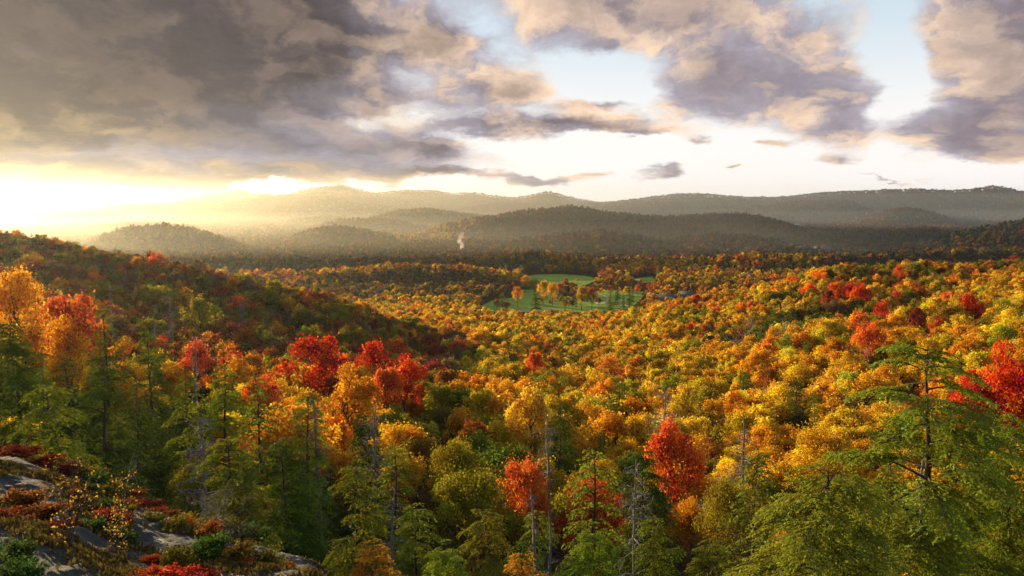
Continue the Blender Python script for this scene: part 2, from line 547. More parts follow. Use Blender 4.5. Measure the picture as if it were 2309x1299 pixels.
def ground(X, Y):
    X, Y = np.asarray(X, float), np.asarray(Y, float)
    tu = np.clip((X / Y - UG[0]) / (UG[1] - UG[0]), 0, len(UG) - 1.001)
    ty = np.clip(np.interp(Y, YG, np.arange(len(YG))), 0, len(YG) - 1.001)
    i, j = tu.astype(int), ty.astype(int)
    a, b = tu - i, ty - j
    return (ZG[i, j] * (1 - a) + ZG[i + 1, j] * a) * (1 - b) + (ZG[i, j + 1] * (1 - a) + ZG[i + 1, j + 1] * a) * b


def at(px, py, Y):
    """point on the ground under the sight line through px at distance Y (py only bends the column)"""
    x = float(ray(px, py)[0]) * Y
    return x, Y, float(ground(x, Y))


def floor_xy(px, py, z=FLOOR):
    sx, sz = ray(px, py)
    Y = z / sz
    return np.stack([sx * Y, Y], -1)


def terrain():
    UU, YY = np.meshgrid(UG, YG, indexing='ij')
    nu, ny = ZG.shape
    rockm = ((YY < 24) & (UU < -.14) & (UU > -1.0))
    v = np.stack([UU * YY, YY, ZG - np.where(YY < 30, .6, 0.0)], -1).reshape(-1, 3)
    i, j = np.meshgrid(np.arange(nu - 1), np.arange(ny - 1), indexing='ij')
    a = i * ny + j
    f = np.stack([a, a + ny, a + ny + 1, a + 1], -1).reshape(-1, 4)
    m, n, out = new_mat('forest floor')
    geo = n.new('ShaderNodeNewGeometry').outputs['Position']
    far = n.step(n.v('LENGTH', geo), 1500, 4000)
    f1 = n.noise(geo, .25, 6, .65)
    f2 = n.noise(geo, .02, 5, .6)
    litter = n.mix(n.step(f1, .3, .7), (.035, .025, .015), (.12, .065, .03))
    wood = n.mix(n.step(n.noise(geo, .07, 6, .75), .36, .64), (.055, .055, .022), (.20, .095, .035))
    wood = n.mix(n.step(f2, .42, .62), wood, (.10, .085, .03))
    b = n.new('ShaderNodeBsdfDiffuse')
    n.l.new(n.mix(far, litter, wood), b.inputs[0])
    bn = n.new('ShaderNodeBump')
    bn.inputs['Strength'].default_value = .8
    bn.inputs['Distance'].default_value = 5
    n.l.new(n.noise(geo, .09, 5, .7), bn.inputs['Height'])
    n.l.new(bn.outputs[0], b.inputs['Normal'])
    n.l.new(b.outputs[0], out.inputs[0])
    obj('terrain', mesh('terrain', v, f, [m], smooth=True), kind='structure')
    g = Build()
    g.add([(-40000, -20000, -118), (40000, -20000, -118), (40000, 60000, -118), (-40000, 60000, -118)], [(0, 1, 2, 3)])
    obj('ground', g.make('ground', rough_mat('plain', (.06, .05, .02), (.14, .08, .03), .01)), kind='structure')


terrain()

# ---------------------------------------------------------------- kinds of tree
def rand_dirs(r, n, up=0.0):
    d = r.normal(size=(n, 3))
    d[:, 2] += up
    return nrm(d)


def limb_path(r, a, b, n=6, sag=0.0, wob=.06):
    a, b = np.asarray(a, float), np.asarray(b, float)
    t = np.linspace(0, 1, n)[:, None]
    L = np.linalg.norm(b - a)
    p = a + (b - a) * t + r.normal(size=(n, 3)) * wob * L * np.sin(t * math.pi)
    p[:, 2] += sag * L * np.sin(t[:, 0] * math.pi)
    return p


def broadleaf(seed, n_leaf, size, lobes=26, h=11.5, rad=4.3, low=.30, shape=1.0, wood=True, sides=6):
    """returns (trunk Build, crown Build); a tree about 11.5 m tall with a lobed crown"""
    r = np.random.default_rng(seed)
    cz, hz = h * (low + 1) / 2, h * (1 - low) / 2
    # lobes: leafy masses at the limb ends, fuller above, some sides of the tree reaching further than others
    d = rand_dirs(r, lobes, .45)
    k = .35 + .65 * r.random(lobes) ** .5
    c = d * k[:, None] * np.array([rad, rad, hz]) * .84
    az = np.arctan2(d[:, 1], d[:, 0])
    c[:, :2] *= ((1 - .32 * np.clip(c[:, 2] / hz, -.2, 1)) * shape * (1 + .24 * np.sin(az * 2 + r.random() * 6) + .14 * np.sin(az * 3 + r.random() * 6)))[:, None]
    c[:, 2] += cz + r.normal(size=lobes) * .35
    lr = rad * (.15 + .17 * r.random(lobes))
    trunk, crown = Build(), Build()
    w = lr ** 2
    pick = r.choice(lobes, n_leaf, p=w / w.sum())
    od = nrm(c - np.array([0, 0, cz - hz * .8]))
    ld = nrm(r.normal(size=(n_leaf, 3)) + od[pick] * .85)
    rr = lr[pick] * (.60 + .46 * r.random(n_leaf) ** .7)
    p = c[pick] + ld * rr[:, None] * np.array([1, 1, 1.12])
    # thin inner foliage, and ragged twig tips reaching out of the lobes
    inn = r.random(n_leaf) < .10
    p[inn] = (p[inn] - (0, 0, cz)) * (.45 + .4 * r.random((inn.sum(), 1))) + (0, 0, cz)
    tip = r.random(n_leaf) < .16
    p[tip] += nrm(p[tip] - np.array([0, 0, cz - 3.0])) * (r.random((tip.sum(), 1)) ** 1.5 * 1.1)
    nor = nrm(ld + .8 * r.normal(size=(n_leaf, 3)))
    ax = np.array([0, 0, 1.0]) + .8 * r.normal(size=(n_leaf, 3)) + ld * .6
    lobe_v = r.normal(size=lobes) * .20
    vary = np.clip(.5 + lobe_v[pick] + .20 * r.normal(size=n_leaf), 0, 1)
    s = size * (.65 + .7 * r.random(n_leaf))
    crown.leaves(p, nor, ax, s * 1.25, s * .8, vary)
    if wood:
        top = np.array([r.normal() * .3, r.normal() * .3, h * .8])
        tp = limb_path(r, (0, 0, -.6), top, 9, 0, .03)
        trunk.tube(tp, np.linspace(.24, .05, 9), sides)
        order = np.argsort(-lr)[:min(lobes, 14)]
        for q in order:
            z0 = np.clip(c[q][2] - np.linalg.norm(c[q][:2]) * 1.05, h * .18, h * .7)
            b = np.array([np.interp(z0, tp[:, 2], tp[:, 0]), np.interp(z0, tp[:, 2], tp[:, 1]), z0])
            lp = limb_path(r, b, c[q] + (0, 0, lr[q] * .5), 6, -.06, .07)
            trunk.tube(lp, np.linspace(.10, .02, 6), 5)
            for _ in range(2):
                e = c[q] + rand_dirs(r, 1, .4)[0] * lr[q] * .95
                trunk.tube(limb_path(r, lp[3], e, 4, 0, .08), np.linspace(.04, .01, 4), 4)
    return trunk, crown


def hemlock(seed, branches, per_m, spray, h=12.0, lmax=3.3, low=.10, power=.75, gap=.12, bare_top=0.0, flat=1.0, sides=7, width=.46, start=.16, wild=0.0):
    """conifer with drooping, feathery sprays; returns (trunk, crown)"""
    r = np.random.default_rng(seed)
    trunk, crown = Build(), Build()
    lean = r.normal(size=2) * .25
    tz = np.linspace(-.6, h, 14)
    tp = np.stack([lean[0] * (tz / h) ** 2 + .06 * np.sin(tz * 1.1 + seed), lean[1] * (tz / h) ** 2 + .06 * np.cos(tz * .9), tz], 1)
    trunk.tube(tp, .20 * (1 - np.clip(tz / h, 0, 1)) ** .8 + .012, sides)
    gaps = [(r.random() * 2 * math.pi, h * (low + r.random() * .7), .5 + r.random() * .5) for _ in range(int(gap * 30))]
    P, N, A, LN, V = [], [], [], [], []
    for q in range(branches):
        f = (q + r.random()) / branches
        z = h * (low + (1 - low) * f ** 1.05 * .985)
        ang = q * 2.39996 + r.normal() * .45
        if any(abs((ang - g + math.pi) % (2 * math.pi) - math.pi) < w_ * .7 and abs(z - gz) < w_ * 1.2 for g, gz, w_ in gaps):
            continue
        rel = (z / h - low) / (1 - low)
        L = lmax * (1 - rel) ** power * ((.62 + .5 * r.random()) if not wild else (.35 + wild * r.random())) + .28
        o = np.array([np.interp(z, tz, tp[:, 0]), np.interp(z, tz, tp[:, 1]), z])
        dirh = np.array([math.cos(ang), math.sin(ang), 0])
        side = np.array([-dirh[1], dirh[0], 0])
        n = 8
        t = np.linspace(0, 1, n)
        rise = .34 * rel + .10 + r.normal() * (.08 + .12 * wild)
        drop = .36 * flat + r.random() * .18
        bend = r.normal() * .14
        bp = o + dirh * (L * t)[:, None] + side * (bend * L * t ** 2)[:, None]
        bp[:, 2] += L * (rise * t - drop * t ** 2.2)
        trunk.tube(bp, np.linspace(.045, .006, n) * (L / lmax * .8 + .35), 4)
        if z > h * (1 - bare_top):
            continue
        m = max(4, int(L * per_m))
        for k in range(m):
            tb = start + (1 - start) * (k + r.random()) / m
            s = 1 if k % 2 else -1
            b0 = np.array([np.interp(tb, t, bp[:, i]) for i in range(3)])
            tang = nrm(np.gradient(bp, axis=0)[min(n - 1, int(tb * n))][None])[0]
            bl = (.36 * L * (1 - tb) ** .6 + .30) * (.7 + .6 * r.random())
            bd = nrm((tang * (.55 + .4 * r.random()) + side * s * (.8 + .3 * r.random()) + np.array([0, 0, .12 + r.normal() * .14]))[None])[0]
            j = max(3, int(bl / spray * 2.6))
            u = (np.arange(j) + r.random(j)) / j
            pos = b0 + bd * (bl * u)[:, None]
            pos[:, 2] -= bl * .42 * u ** 2
            hs = np.where(np.arange(j) % 2, 1, -1)[:, None]
            perp = nrm(np.cross(bd, [0, 0, 1])[None])[0]
            a = nrm(bd + perp * hs * (.7 + .3 * r.random((j, 1))) + np.array([0, 0, -.30]) + .22 * r.normal(size=(j, 3)))
            P.append(pos + a * spray * .35)
            A.append(a)
            N.append(nrm(np.array([0, 0, 1.0]) + bd * .35 + dirh * .25 + .42 * r.normal(size=(j, 3))))
            LN.append(spray * (.7 + .6 * r.random(j)))
            V.append(np.clip(.30 + .42 * u * (.4 + .6 * tb) + .13 * r.normal(size=j) + .1 * math.sin(q * 5.1), 0, 1))
    P, N, A, LN, V = (np.concatenate(x) for x in (P, N, A, LN, V))
    crown.leaves(P, N, A, LN, LN * width, V)
    return trunk, crown


def snag(seed, h=13.0, branches=34, lmax=1.6, twigs=3, r0=.20, top_crook=.5, droop=.25):
    """a dead conifer: bare trunk with broken, downward-curving branch stubs"""
    r = np.random.default_rng(seed)
    b, br = Build(), Build()
    tz = np.linspace(-.6, h, 16)
    w = np.cumsum(r.normal(size=(16, 2)) * .05, 0)
    w -= w[0]
    tp = np.stack([w[:, 0], w[:, 1], tz], 1)
    tp[-2:, 0] += np.array([.3, .9]) * top_crook * .5
    b.tube(tp, r0 * (1 - np.clip(tz / h, 0, 1)) ** .7 + .025, 7, np.clip(.4 + .3 * r.random(), 0, 1))
    for q in range(branches):
        z = h * (.12 + .85 * r.random())
        a = r.random() * 2 * math.pi
        L = lmax * (1.08 - z / h) ** .5 * (.35 + .9 * r.random())
        d = np.array([math.cos(a), math.sin(a), .15 * r.normal()])
        o = np.array([np.interp(z, tz, tp[:, 0]), np.interp(z, tz, tp[:, 1]), z])
        t = np.linspace(0, 1, 6)
        p = o + d * (L * t)[:, None] + r.normal(size=(6, 3)) * .05 * L * t[:, None]
        p[:, 2] += L * (.18 * t - droop * t ** 2)
        br.tube(p, np.linspace(.05, .012, 6) * (.5 + .5 * L / lmax), 4)
        for _ in range(twigs):
            k = r.integers(2, 5)
            e = p[k] + (d * .4 + rand_dirs(r, 1)[0] * .6) * L * (.25 + .4 * r.random())
            br.tube(limb_path(r, p[k], e, 4, -.1, .09), np.linspace(.02, .008, 4), 3)
    return b, br


def bare_crown(seed, h=6.0, spread=3.0, limbs=12, forks=6, thin=1.0):
    """a leafless, many-forked grey crown"""
    r = np.random.default_rng(seed)
    b, br = Build(), Build()
    tp = limb_path(r, (0, 0, -.5), (r.normal() * .3, r.normal() * .3, h * .55), 8, 0, .04)
    b.tube(tp, np.linspace(.12, .05, 8) * thin, 6)
    for q in range(limbs):
        k = r.integers(2, 8)
        d = rand_dirs(r, 1, .55)[0] * np.array([1, 1, .8])
        e = tp[k] + d * spread * (.5 + .7 * r.random())
        lp = limb_path(r, tp[k], e, 7, .05, .10)
        br.tube(lp, np.linspace(.05, .012, 7) * thin, 4)
        for _ in range(forks):
            j = r.integers(2, 7)
            e2 = lp[j] + (d * .5 + rand_dirs(r, 1, .2)[0]) * spread * (.18 + .26 * r.random())
            p2 = limb_path(r, lp[j], e2, 5, 0, .12)
            br.tube(p2, np.linspace(.022, .007, 5) * thin, 3)
            for _ in range(2):
                i = r.integers(1, 5)
                br.tube(limb_path(r, p2[i], p2[i] + rand_dirs(r, 1, .1)[0] * spread * .16, 3, 0, .1), np.linspace(.012, .005, 3) * thin, 3)
    return b, br


def shrub(seed, n=1500, size=.09, h=.8, rad=.9, stems=14, upright=.9):
    r = np.random.default_rng(seed)
    st, fo = Build(), Build()
    P, A, N, V = [], [], [], []
    per = n // stems
    for q in range(stems):
        a, k = r.random() * 6.283, r.random() ** .6
        e = np.array([math.cos(a) * rad * k, math.sin(a) * rad * k, h * (1.05 - .5 * k * k) * (.7 + .4 * r.random())])
        p = limb_path(r, (e[0] * .25, e[1] * .25, -.1), e, 5, 0, .08)
        st.tube(p, np.linspace(.012, .004, 5), 4)
        t = .25 + .78 * r.random(per) ** .7
        pos = np.stack([np.interp(t, np.linspace(0, 1, 5), p[:, i]) for i in range(3)], 1) + r.normal(size=(per, 3)) * rad * .15
        P.append(pos)
        A.append(nrm(r.normal(size=(per, 3)) * .8 + np.array([0, 0, upright])))
        N.append(nrm(r.normal(size=(per, 3)) + np.array([0, 0, .5])))
        V.append(np.clip(.5 + .2 * r.normal() + .2 * r.normal(size=per), 0, 1))
    P, A, N, V = (np.concatenate(x) for x in (P, A, N, V))
    s = size * (.6 + .8 * r.random(len(P)))
    fo.leaves(P, N, A, s * 1.5, s * .75, V)
    return st, fo


# real leaf colours of autumn; prefixed tints and slate darkened as painted cloud shade
TINT = dict(gold=(.62, .38, .028), orange=(.63, .275, .022), yellow=(.66, .47, .05), olive=(.26, .22, .022), green=(.11, .13, .02), red=(.60, .052, .014),
            rust=(.34, .125, .026), brown=(.21, .125, .06), maroon=(.28, .05, .03), coral=(.64, .15, .035), fir=(.035, .062, .022), hemlock=(.19, .225, .026), dark=(.07, .11, .02),
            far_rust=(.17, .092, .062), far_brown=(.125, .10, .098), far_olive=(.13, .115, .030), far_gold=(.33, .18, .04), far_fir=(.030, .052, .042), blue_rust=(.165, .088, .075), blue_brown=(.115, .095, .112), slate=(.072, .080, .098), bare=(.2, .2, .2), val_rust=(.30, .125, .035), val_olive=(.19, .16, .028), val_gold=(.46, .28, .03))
WORDS = dict(gold='golden', orange='orange', yellow='bright yellow', olive='olive', green='green', red='red', rust='rusty', brown='brown', maroon='maroon', coral='coral red', fir='dark green', hemlock='green', dark='dark green')
WORDS.update({k: WORDS.get(k.split('_')[-1], 'dull') for k in TINT if k not in WORDS})


def jitter_tint(r, c, k=.12):
    return np.clip(np.asarray(TINT[c]) * np.exp(r.normal(size=3) * np.array([.6, 1.0, .5]) * k + r.normal() * k), .005, .75)


# ---------------------------------------------------------------- shared shapes for single trees
class Kind:
    def __init__(s, name, pair, wood, leaf, parts=('trunk', 'crown'), h=11.5, rad=4.3):
        tr, cr = pair
        s.meshes = [(parts[0], tr.make(name + ' wood', wood)), (parts[1], cr.make(name + ' foliage', leaf))]
        s.h, s.rad = h, rad


BROAD_HI = [Kind('broadleaf', broadleaf(100 + k, 8000, .235, 40 + 4 * k, shape=.92 + .08 * (k % 3)), M_BARK, M_LEAF) for k in range(5)]
BROAD_NEAR = [Kind('broadleaf', broadleaf(150 + k, 17000, .16, 50 + 4 * k, shape=.95), M_BARK, M_LEAF) for k in range(3)]
BROAD_OPEN = [Kind('broadleaf', broadleaf(180 + k, 6500, .20, 70, shape=.85, low=.22), M_BARK, M_LEAF) for k in range(2)]
BROAD_MID = [Kind('broadleaf', broadleaf(200 + k, 4600, .30, 34 + 3 * k, shape=.9 + .1 * (k % 3)), M_BARK, M_LEAF) for k in range(5)]
HEM_HI = [Kind('hemlock', hemlock(300 + k, 132, 11, .16, gap=.10 + .06 * k, power=.48, lmax=3.8, wild=.75), M_BARK, M_NEEDLE, h=12, rad=3.4) for k in range(3)]
HEM_MID = [Kind('hemlock', hemlock(320 + k, 96, 6.0, .26, gap=.16, power=.6, wild=.75), M_BARK, M_NEEDLE, h=12, rad=3.2) for k in range(4)]
HEM_BIG = Kind('hemlock', hemlock(344, 84, 20, .14, h=12, lmax=4.1, gap=.34, power=.36, low=.04, flat=.9, start=.30, wild=.95), M_BARK, M_NEEDLE, h=12, rad=4.4)
HEM_WIDE = Kind('hemlock', hemlock(351, 120, 14.0, .14, h=9, lmax=4.8, gap=.10, power=.36, low=.03, flat=1.15, wild=.8), M_BARK, M_NEEDLE, h=9, rad=4.6)
HEM_THIN = [Kind('hemlock', hemlock(360 + k, 66, 5.0, .22, gap=.5, power=.7, bare_top=.18, lmax=2.6), M_DEAD, M_NEEDLE, h=12, rad=2.6) for k in range(2)]
SNAGS = [Kind('snag', snag(400 + k, branches=30 + 12 * k, twigs=2 + k, lmax=1.3 + .35 * k), M_DEAD, M_DEAD, ('trunk', 'crown'), h=13, rad=1.4) for k in range(4)]
GREY = [Kind('grey tree', snag(420 + k, branches=120, twigs=6, lmax=2.5, droop=.12, r0=.15), M_DEAD, M_DEAD, ('trunk', 'crown'), h=13, rad=2.2) for k in range(2)]
BARE = [Kind('bare tree', bare_crown(440 + k, limbs=20, forks=11, thin=.55), M_DEAD, M_DEAD, ('trunk', 'crown'), h=6, rad=3) for k in range(3)]

PLACED = []          # (x, y, radius) of everything standing, for keeping scattered trees clear
RECORDS = []         # (root, kind word, colour, px, py, size in px, explicit label or None)


def plant(kind, name, cat, px, Y, tint, h=None, top=None, width=None, label=None, group=None, rz=None, py_hint=800, r=rng, colour=None, lean=0.0, sink=0.0):
    x, y, z = at(px, top or py_hint, Y)
    z -= sink
    if top is not None:
        h = float(ray(px, top)[1]) * Y - z
    h = float(np.clip(h if h else kind.h, 3.0, 22))
    sz = h / kind.h
    sx = width / F * Y / (2 * kind.rad) if width else sz * (.9 + .25 * r.random())
    sx = float(np.clip(sx, sz * .78, sz * 1.9))
    root = thing(name, label, cat, (x, y, z), rz if rz is not None else r.random() * 6.283, (sx, sx, sz), group)
    if lean:
        root.rotation_euler = (0, lean, 0)
    for part, me in kind.meshes:
        c = obj(part, me, root)
        if part in ('crown', 'foliage'):
            c.color = (*np.asarray(tint, float), 1)
    PLACED.append((x, y, kind.rad * sx * .62))
    tx, ty = proj(x, y, z + h)
    RECORDS.append([root, cat, colour, float(tx), float(ty), float(h / Y * F), label])
    return root


def T(c, k=.08):
    return jitter_tint(rng, c, k)


# ---- landmark trees, each where the photograph has it
G_RED, G_AUT, G_HEM, G_DEAD = 'red maples among the autumn woods', 'autumn trees of the near woods', 'hemlocks of the near woods', 'dead trees standing in the woods'
LANDMARK = [
    # kind list, name, category, px, Y, colour, top, width, label
    (BROAD_HI, 'red_maple', 'maple', 720, 155, 'red', 756, 150, 'large round crimson maple standing out above orange trees, biggest red crown'),
    (BROAD_HI, 'red_maple', 'maple', 850, 168, 'red', 775, 84, 'smaller scarlet maple directly beside the largest round crimson maple'),
    (BROAD_HI, 'red_maple', 'maple', 915, 146, 'red', 812, 110, 'scarlet maple in front of the smaller scarlet maple, shaded right side'),
    (BROAD_HI, 'red_maple', 'maple', 868, 134, 'coral', 826, 110, 'coral red maple squeezed between two scarlet maples and an orange dome'),
    (BROAD_HI, 'autumn_tree', 'tree', 785, 116, 'orange', 842, 150, 'broad orange dome of a tree just below the large crimson maple'),
    (BROAD_HI, 'red_maple', 'maple', 1508, 92, 'coral', 972, 118, 'bright orange red maple beside the tangle of grey dead branches'),
    (BROAD_HI, 'red_maple', 'maple', 1180, 74, 'coral', 1045, 120, 'coral orange maple behind the hemlock row beside the tall dead trunk'),
    (BROAD_HI, 'red_maple', 'maple', 1330, 72, 'coral', 1075, 110, 'coral orange maple glowing behind the slender young hemlock'),
    (BROAD_HI, 'autumn_tree', 'tree', 1028, 82, 'olive', 1004, 175, 'rounded olive tree, a smooth dome above the golden green mound'),
    (BROAD_HI, 'autumn_tree', 'tree', 1065, 66, 'olive', 1072, 240, 'wide golden green mound of a tree behind the hemlock row'),
    (BROAD_HI, 'autumn_tree', 'tree', 1200, 118, 'yellow', 890, 76, 'small bright yellow tree catching light among olive crowns'),
    (BROAD_HI, 'autumn_tree', 'tree', 1640, 68, 'olive', 1092, 120, 'olive gold tree below the tangle of grey dead branches'),
    (BROAD_HI, 'autumn_tree', 'tree', 1868, 88, 'gold', 970, 190, 'broad golden tree beside the tallest open hemlock'),
    (BROAD_HI, 'autumn_tree', 'tree', 1562, 72, 'orange', 1130, 62, 'little orange tree tucked between two hemlocks under the red maple'),
    (BROAD_HI, 'red_maple', 'maple', 2262, 112, 'red', 800, 150, 'vivid red maple showing behind the tallest open hemlock'),
    (BROAD_HI, 'red_maple', 'maple', 2200, 116, 'red', 850, 70, 'small deep red maple next to the vivid red maple behind the hemlock'),
    (BROAD_OPEN, 'autumn_tree', 'tree', 152, 92, 'orange', 722, 125, 'loose golden orange tree rising out of dark hemlocks'),
    (BROAD_OPEN, 'autumn_tree', 'tree', 30, 112, 'orange', 618, 120, 'tall open orange tree at the picture edge over dark hemlocks'),
    (BROAD_MID, 'autumn_tree', 'tree', 448, 235, 'olive', 668, 84, 'round olive tree with a sunlit yellow rim on the shaded ridge'),
    (BROAD_MID, 'red_maple', 'maple', 676, 425, 'red', 618, 30, 'tiny bright red maple on the crest of the shaded ridge'),
    (BROAD_MID, 'red_maple', 'maple', 1882, 392, 'coral', 636, 34, 'coral maple at the left end of the red cluster on the knoll'),
    (BROAD_MID, 'red_maple', 'maple', 1916, 385, 'red', 640, 34, 'brightest scarlet maple in the middle of the red cluster on the knoll'),
    (BROAD_MID, 'red_maple', 'maple', 1942, 378, 'red', 642, 36, 'tallest scarlet maple of the red cluster on the knoll'),
    (BROAD_MID, 'red_maple', 'maple', 1868, 378, 'maroon', 652, 30, 'dark maroon maple low in the red cluster on the knoll'),
    (BROAD_MID, 'red_maple', 'maple', 1990, 300, 'red', 684, 34, 'single scarlet maple just below the red cluster on the knoll'),
    (BROAD_MID, 'red_maple', 'maple', 2070, 262, 'maroon', 692, 44, 'deep crimson maple on the fold of ground in front of the knoll'),
    (BROAD_MID, 'red_maple', 'maple', 2190, 258, 'red', 664, 56, 'spreading scarlet maple on the fold in front of the knoll, towards the edge'),
    (BROAD_MID, 'red_maple', 'maple', 1962, 214, 'coral', 732, 54, 'coral maple with bare twigs below the fold in front of the knoll'),
    (BROAD_MID, 'red_maple', 'maple', 1205, 240, 'coral', 792, 46, 'coral maple alone among golden crowns at mid valley'),
    (BROAD_MID, 'red_maple', 'maple', 2030, 430, 'coral', 598, 30, 'coral maple near the top of the knoll'),
    (BROAD_MID, 'red_maple', 'maple', 160, 140, 'coral', 662, 70, 'coral maple behind the loose golden orange tree'),
    (BROAD_MID, 'red_maple', 'maple', 440, 160, 'coral', 772, 40, 'small coral maple near the twin dead trunks'),
]
for q, (kl, nm, ca, px, Y, c, top, wd, lb) in enumerate(LANDMARK):
    plant(kl[q % len(kl)] if kl is BROAD_OPEN or 90 < Y < 125 else BROAD_MID[q % 5] if Y > 125 else BROAD_NEAR[q % 3], nm, ca, px, Y, T(c, .05), top=top, width=wd, label=lb, group=G_RED if nm == 'red_maple' else G_AUT, colour=c)

HEM = [
    (HEM_BIG, 2110, 28.5, 782, 600, 'tallest open hemlock, gnarled dark limbs spreading against golden woods'),
    (HEM_WIDE, 1862, 25.5, 1055, 620, 'widest bushy hemlock, pale green sprays over the whole lower corner'),
    (HEM_HI[0], 2290, 31, 935, 260, 'hemlock at the picture edge beside the tallest open hemlock'),
    (HEM_HI[1], 795, 41, 1038, 250, 'full conical hemlock beside the dark hollow under the rock slope'),
    (HEM_HI[2], 935, 44, 1135, 190, 'low hemlock between the conical hemlock and the golden green mound'),
    (HEM_HI[0], 1090, 40, 1150, 210, 'middle hemlock of the lower row, in front of the golden green mound'),
    (HEM_HI[1], 1215, 41, 1158, 180, 'hemlock behind the two thin bare grey trunks'),
    (HEM_MID[1], 1338, 47, 1005, 200, 'slender young hemlock with airy tiers in front of coral leaves'),
    (HEM_HI[2], 1455, 53, 1012, 220, 'dense dark hemlock just below the bright red maple'),
    (HEM_HI[0], 1335, 37, 1185, 240, 'hemlock in front of the slender young hemlock'),
    (HEM_HI[1], 1480, 37, 1165, 230, 'hemlock with a grey twiggy top in the lower row'),
    (HEM_HI[2], 1600, 36, 1215, 210, 'short hemlock between the lower row and the widest bushy hemlock'),
    (HEM_MID[2], 1700, 46, 1010, 170, 'thin hemlock above the olive gold tree, beside dead branches'),
    (HEM_HI[0], 1000, 31, 1225, 240, 'hemlock cut by the lower picture edge beside the conical hemlock'),
    (HEM_HI[1], 1180, 29, 1240, 240, 'hemlock cut by the lower picture edge under the thin bare trunks'),
    (HEM_HI[2], 840, 30, 1215, 200, 'bushy hemlock at the foot of the conical hemlock'),
    (HEM_HI[0], 525, 36, 985, 230, 'yellowish hemlock leaning over the edge of the rock slope'),
    (HEM_HI[2], 105, 39, 862, 190, 'weathered hemlock behind the upper end of the rock slope'),
    (HEM_HI[1], 30, 52, 720, 170, 'blackish hemlock at the picture edge under the tall orange tree'),
    (HEM_HI[1], 225, 48, 820, 190, 'deep green hemlock hanging over the top of the rock slope'),
    (HEM_MID[0], 232, 86, 690, 120, 'tall pointed hemlock beside the loose golden orange tree'),
    (HEM_MID[1], 335, 78, 745, 160, 'pointed hemlock in front of the twin dead trunks'),
    (HEM_MID[2], 415, 62, 838, 170, 'broad hemlock above the middle of the rock slope'),
    (HEM_MID[3], 500, 66, 820, 150, 'green hemlock just left of the orange band under the ridge'),
    (HEM_MID[0], 585, 60, 842, 170, 'yellow green hemlock below the orange band'),
    (HEM_HI[2], 640, 50, 985, 200, 'dark bluish hemlock over the black hollow'),
    (HEM_MID[2], 690, 58, 890, 150, 'hemlock next to the dead trunk below the crimson maple'),
    (HEM_MID[3], 830, 61, 928, 190, 'dense hemlock under the broad orange dome'),
    (HEM_MID[1], 890, 56, 1000, 150, 'shaded hemlock beside the rounded olive tree'),
    (HEM_MID[0], 300, 60, 860, 150, 'dark hemlock in the gap behind the red shrubs'),
    (HEM_MID[2], 150, 66, 800, 170, 'dark hemlock under the loose golden orange tree'),
    (HEM_MID[1], 1395, 150, 850, 90, 'dark hemlock standing alone among golden crowns at mid slope'),
    (HEM_MID[3], 1840, 140, 880, 60, 'greyish pointed hemlock among orange crowns'),
    (HEM_MID[0], 1800, 160, 850, 80, 'dark tiered hemlock above the greyish pointed hemlock'),
    (HEM_MID[2], 1260, 105, 905, 130, 'dark hemlock behind the tall dead trunk'),
    (HEM_MID[1], 2240, 60, 920, 150, 'hemlock in deep shade behind the tallest open hemlock'),
    (HEM_MID[0], 2020, 48, 1010, 170, 'hemlock half hidden between the widest and the tallest hemlock'),
]
for q, (kd, px, Y, top, wd, lb) in enumerate(HEM):
    rq = np.random.default_rng(50 + q)
    dark = 'dark' if any(w in lb for w in ('dark hem', 'blackish', 'dense', 'deep', 'bluish', 'dark tiered')) else 'hemlock'
    plant(kd, 'hemlock', 'hemlock', px, Y, jitter_tint(rq, dark, .08) if Y > 30 else (.215 + .02 * q, .255, .030), top=top, width=wd, label=lb, group=G_HEM, colour=dark, sink=.3, r=rq)

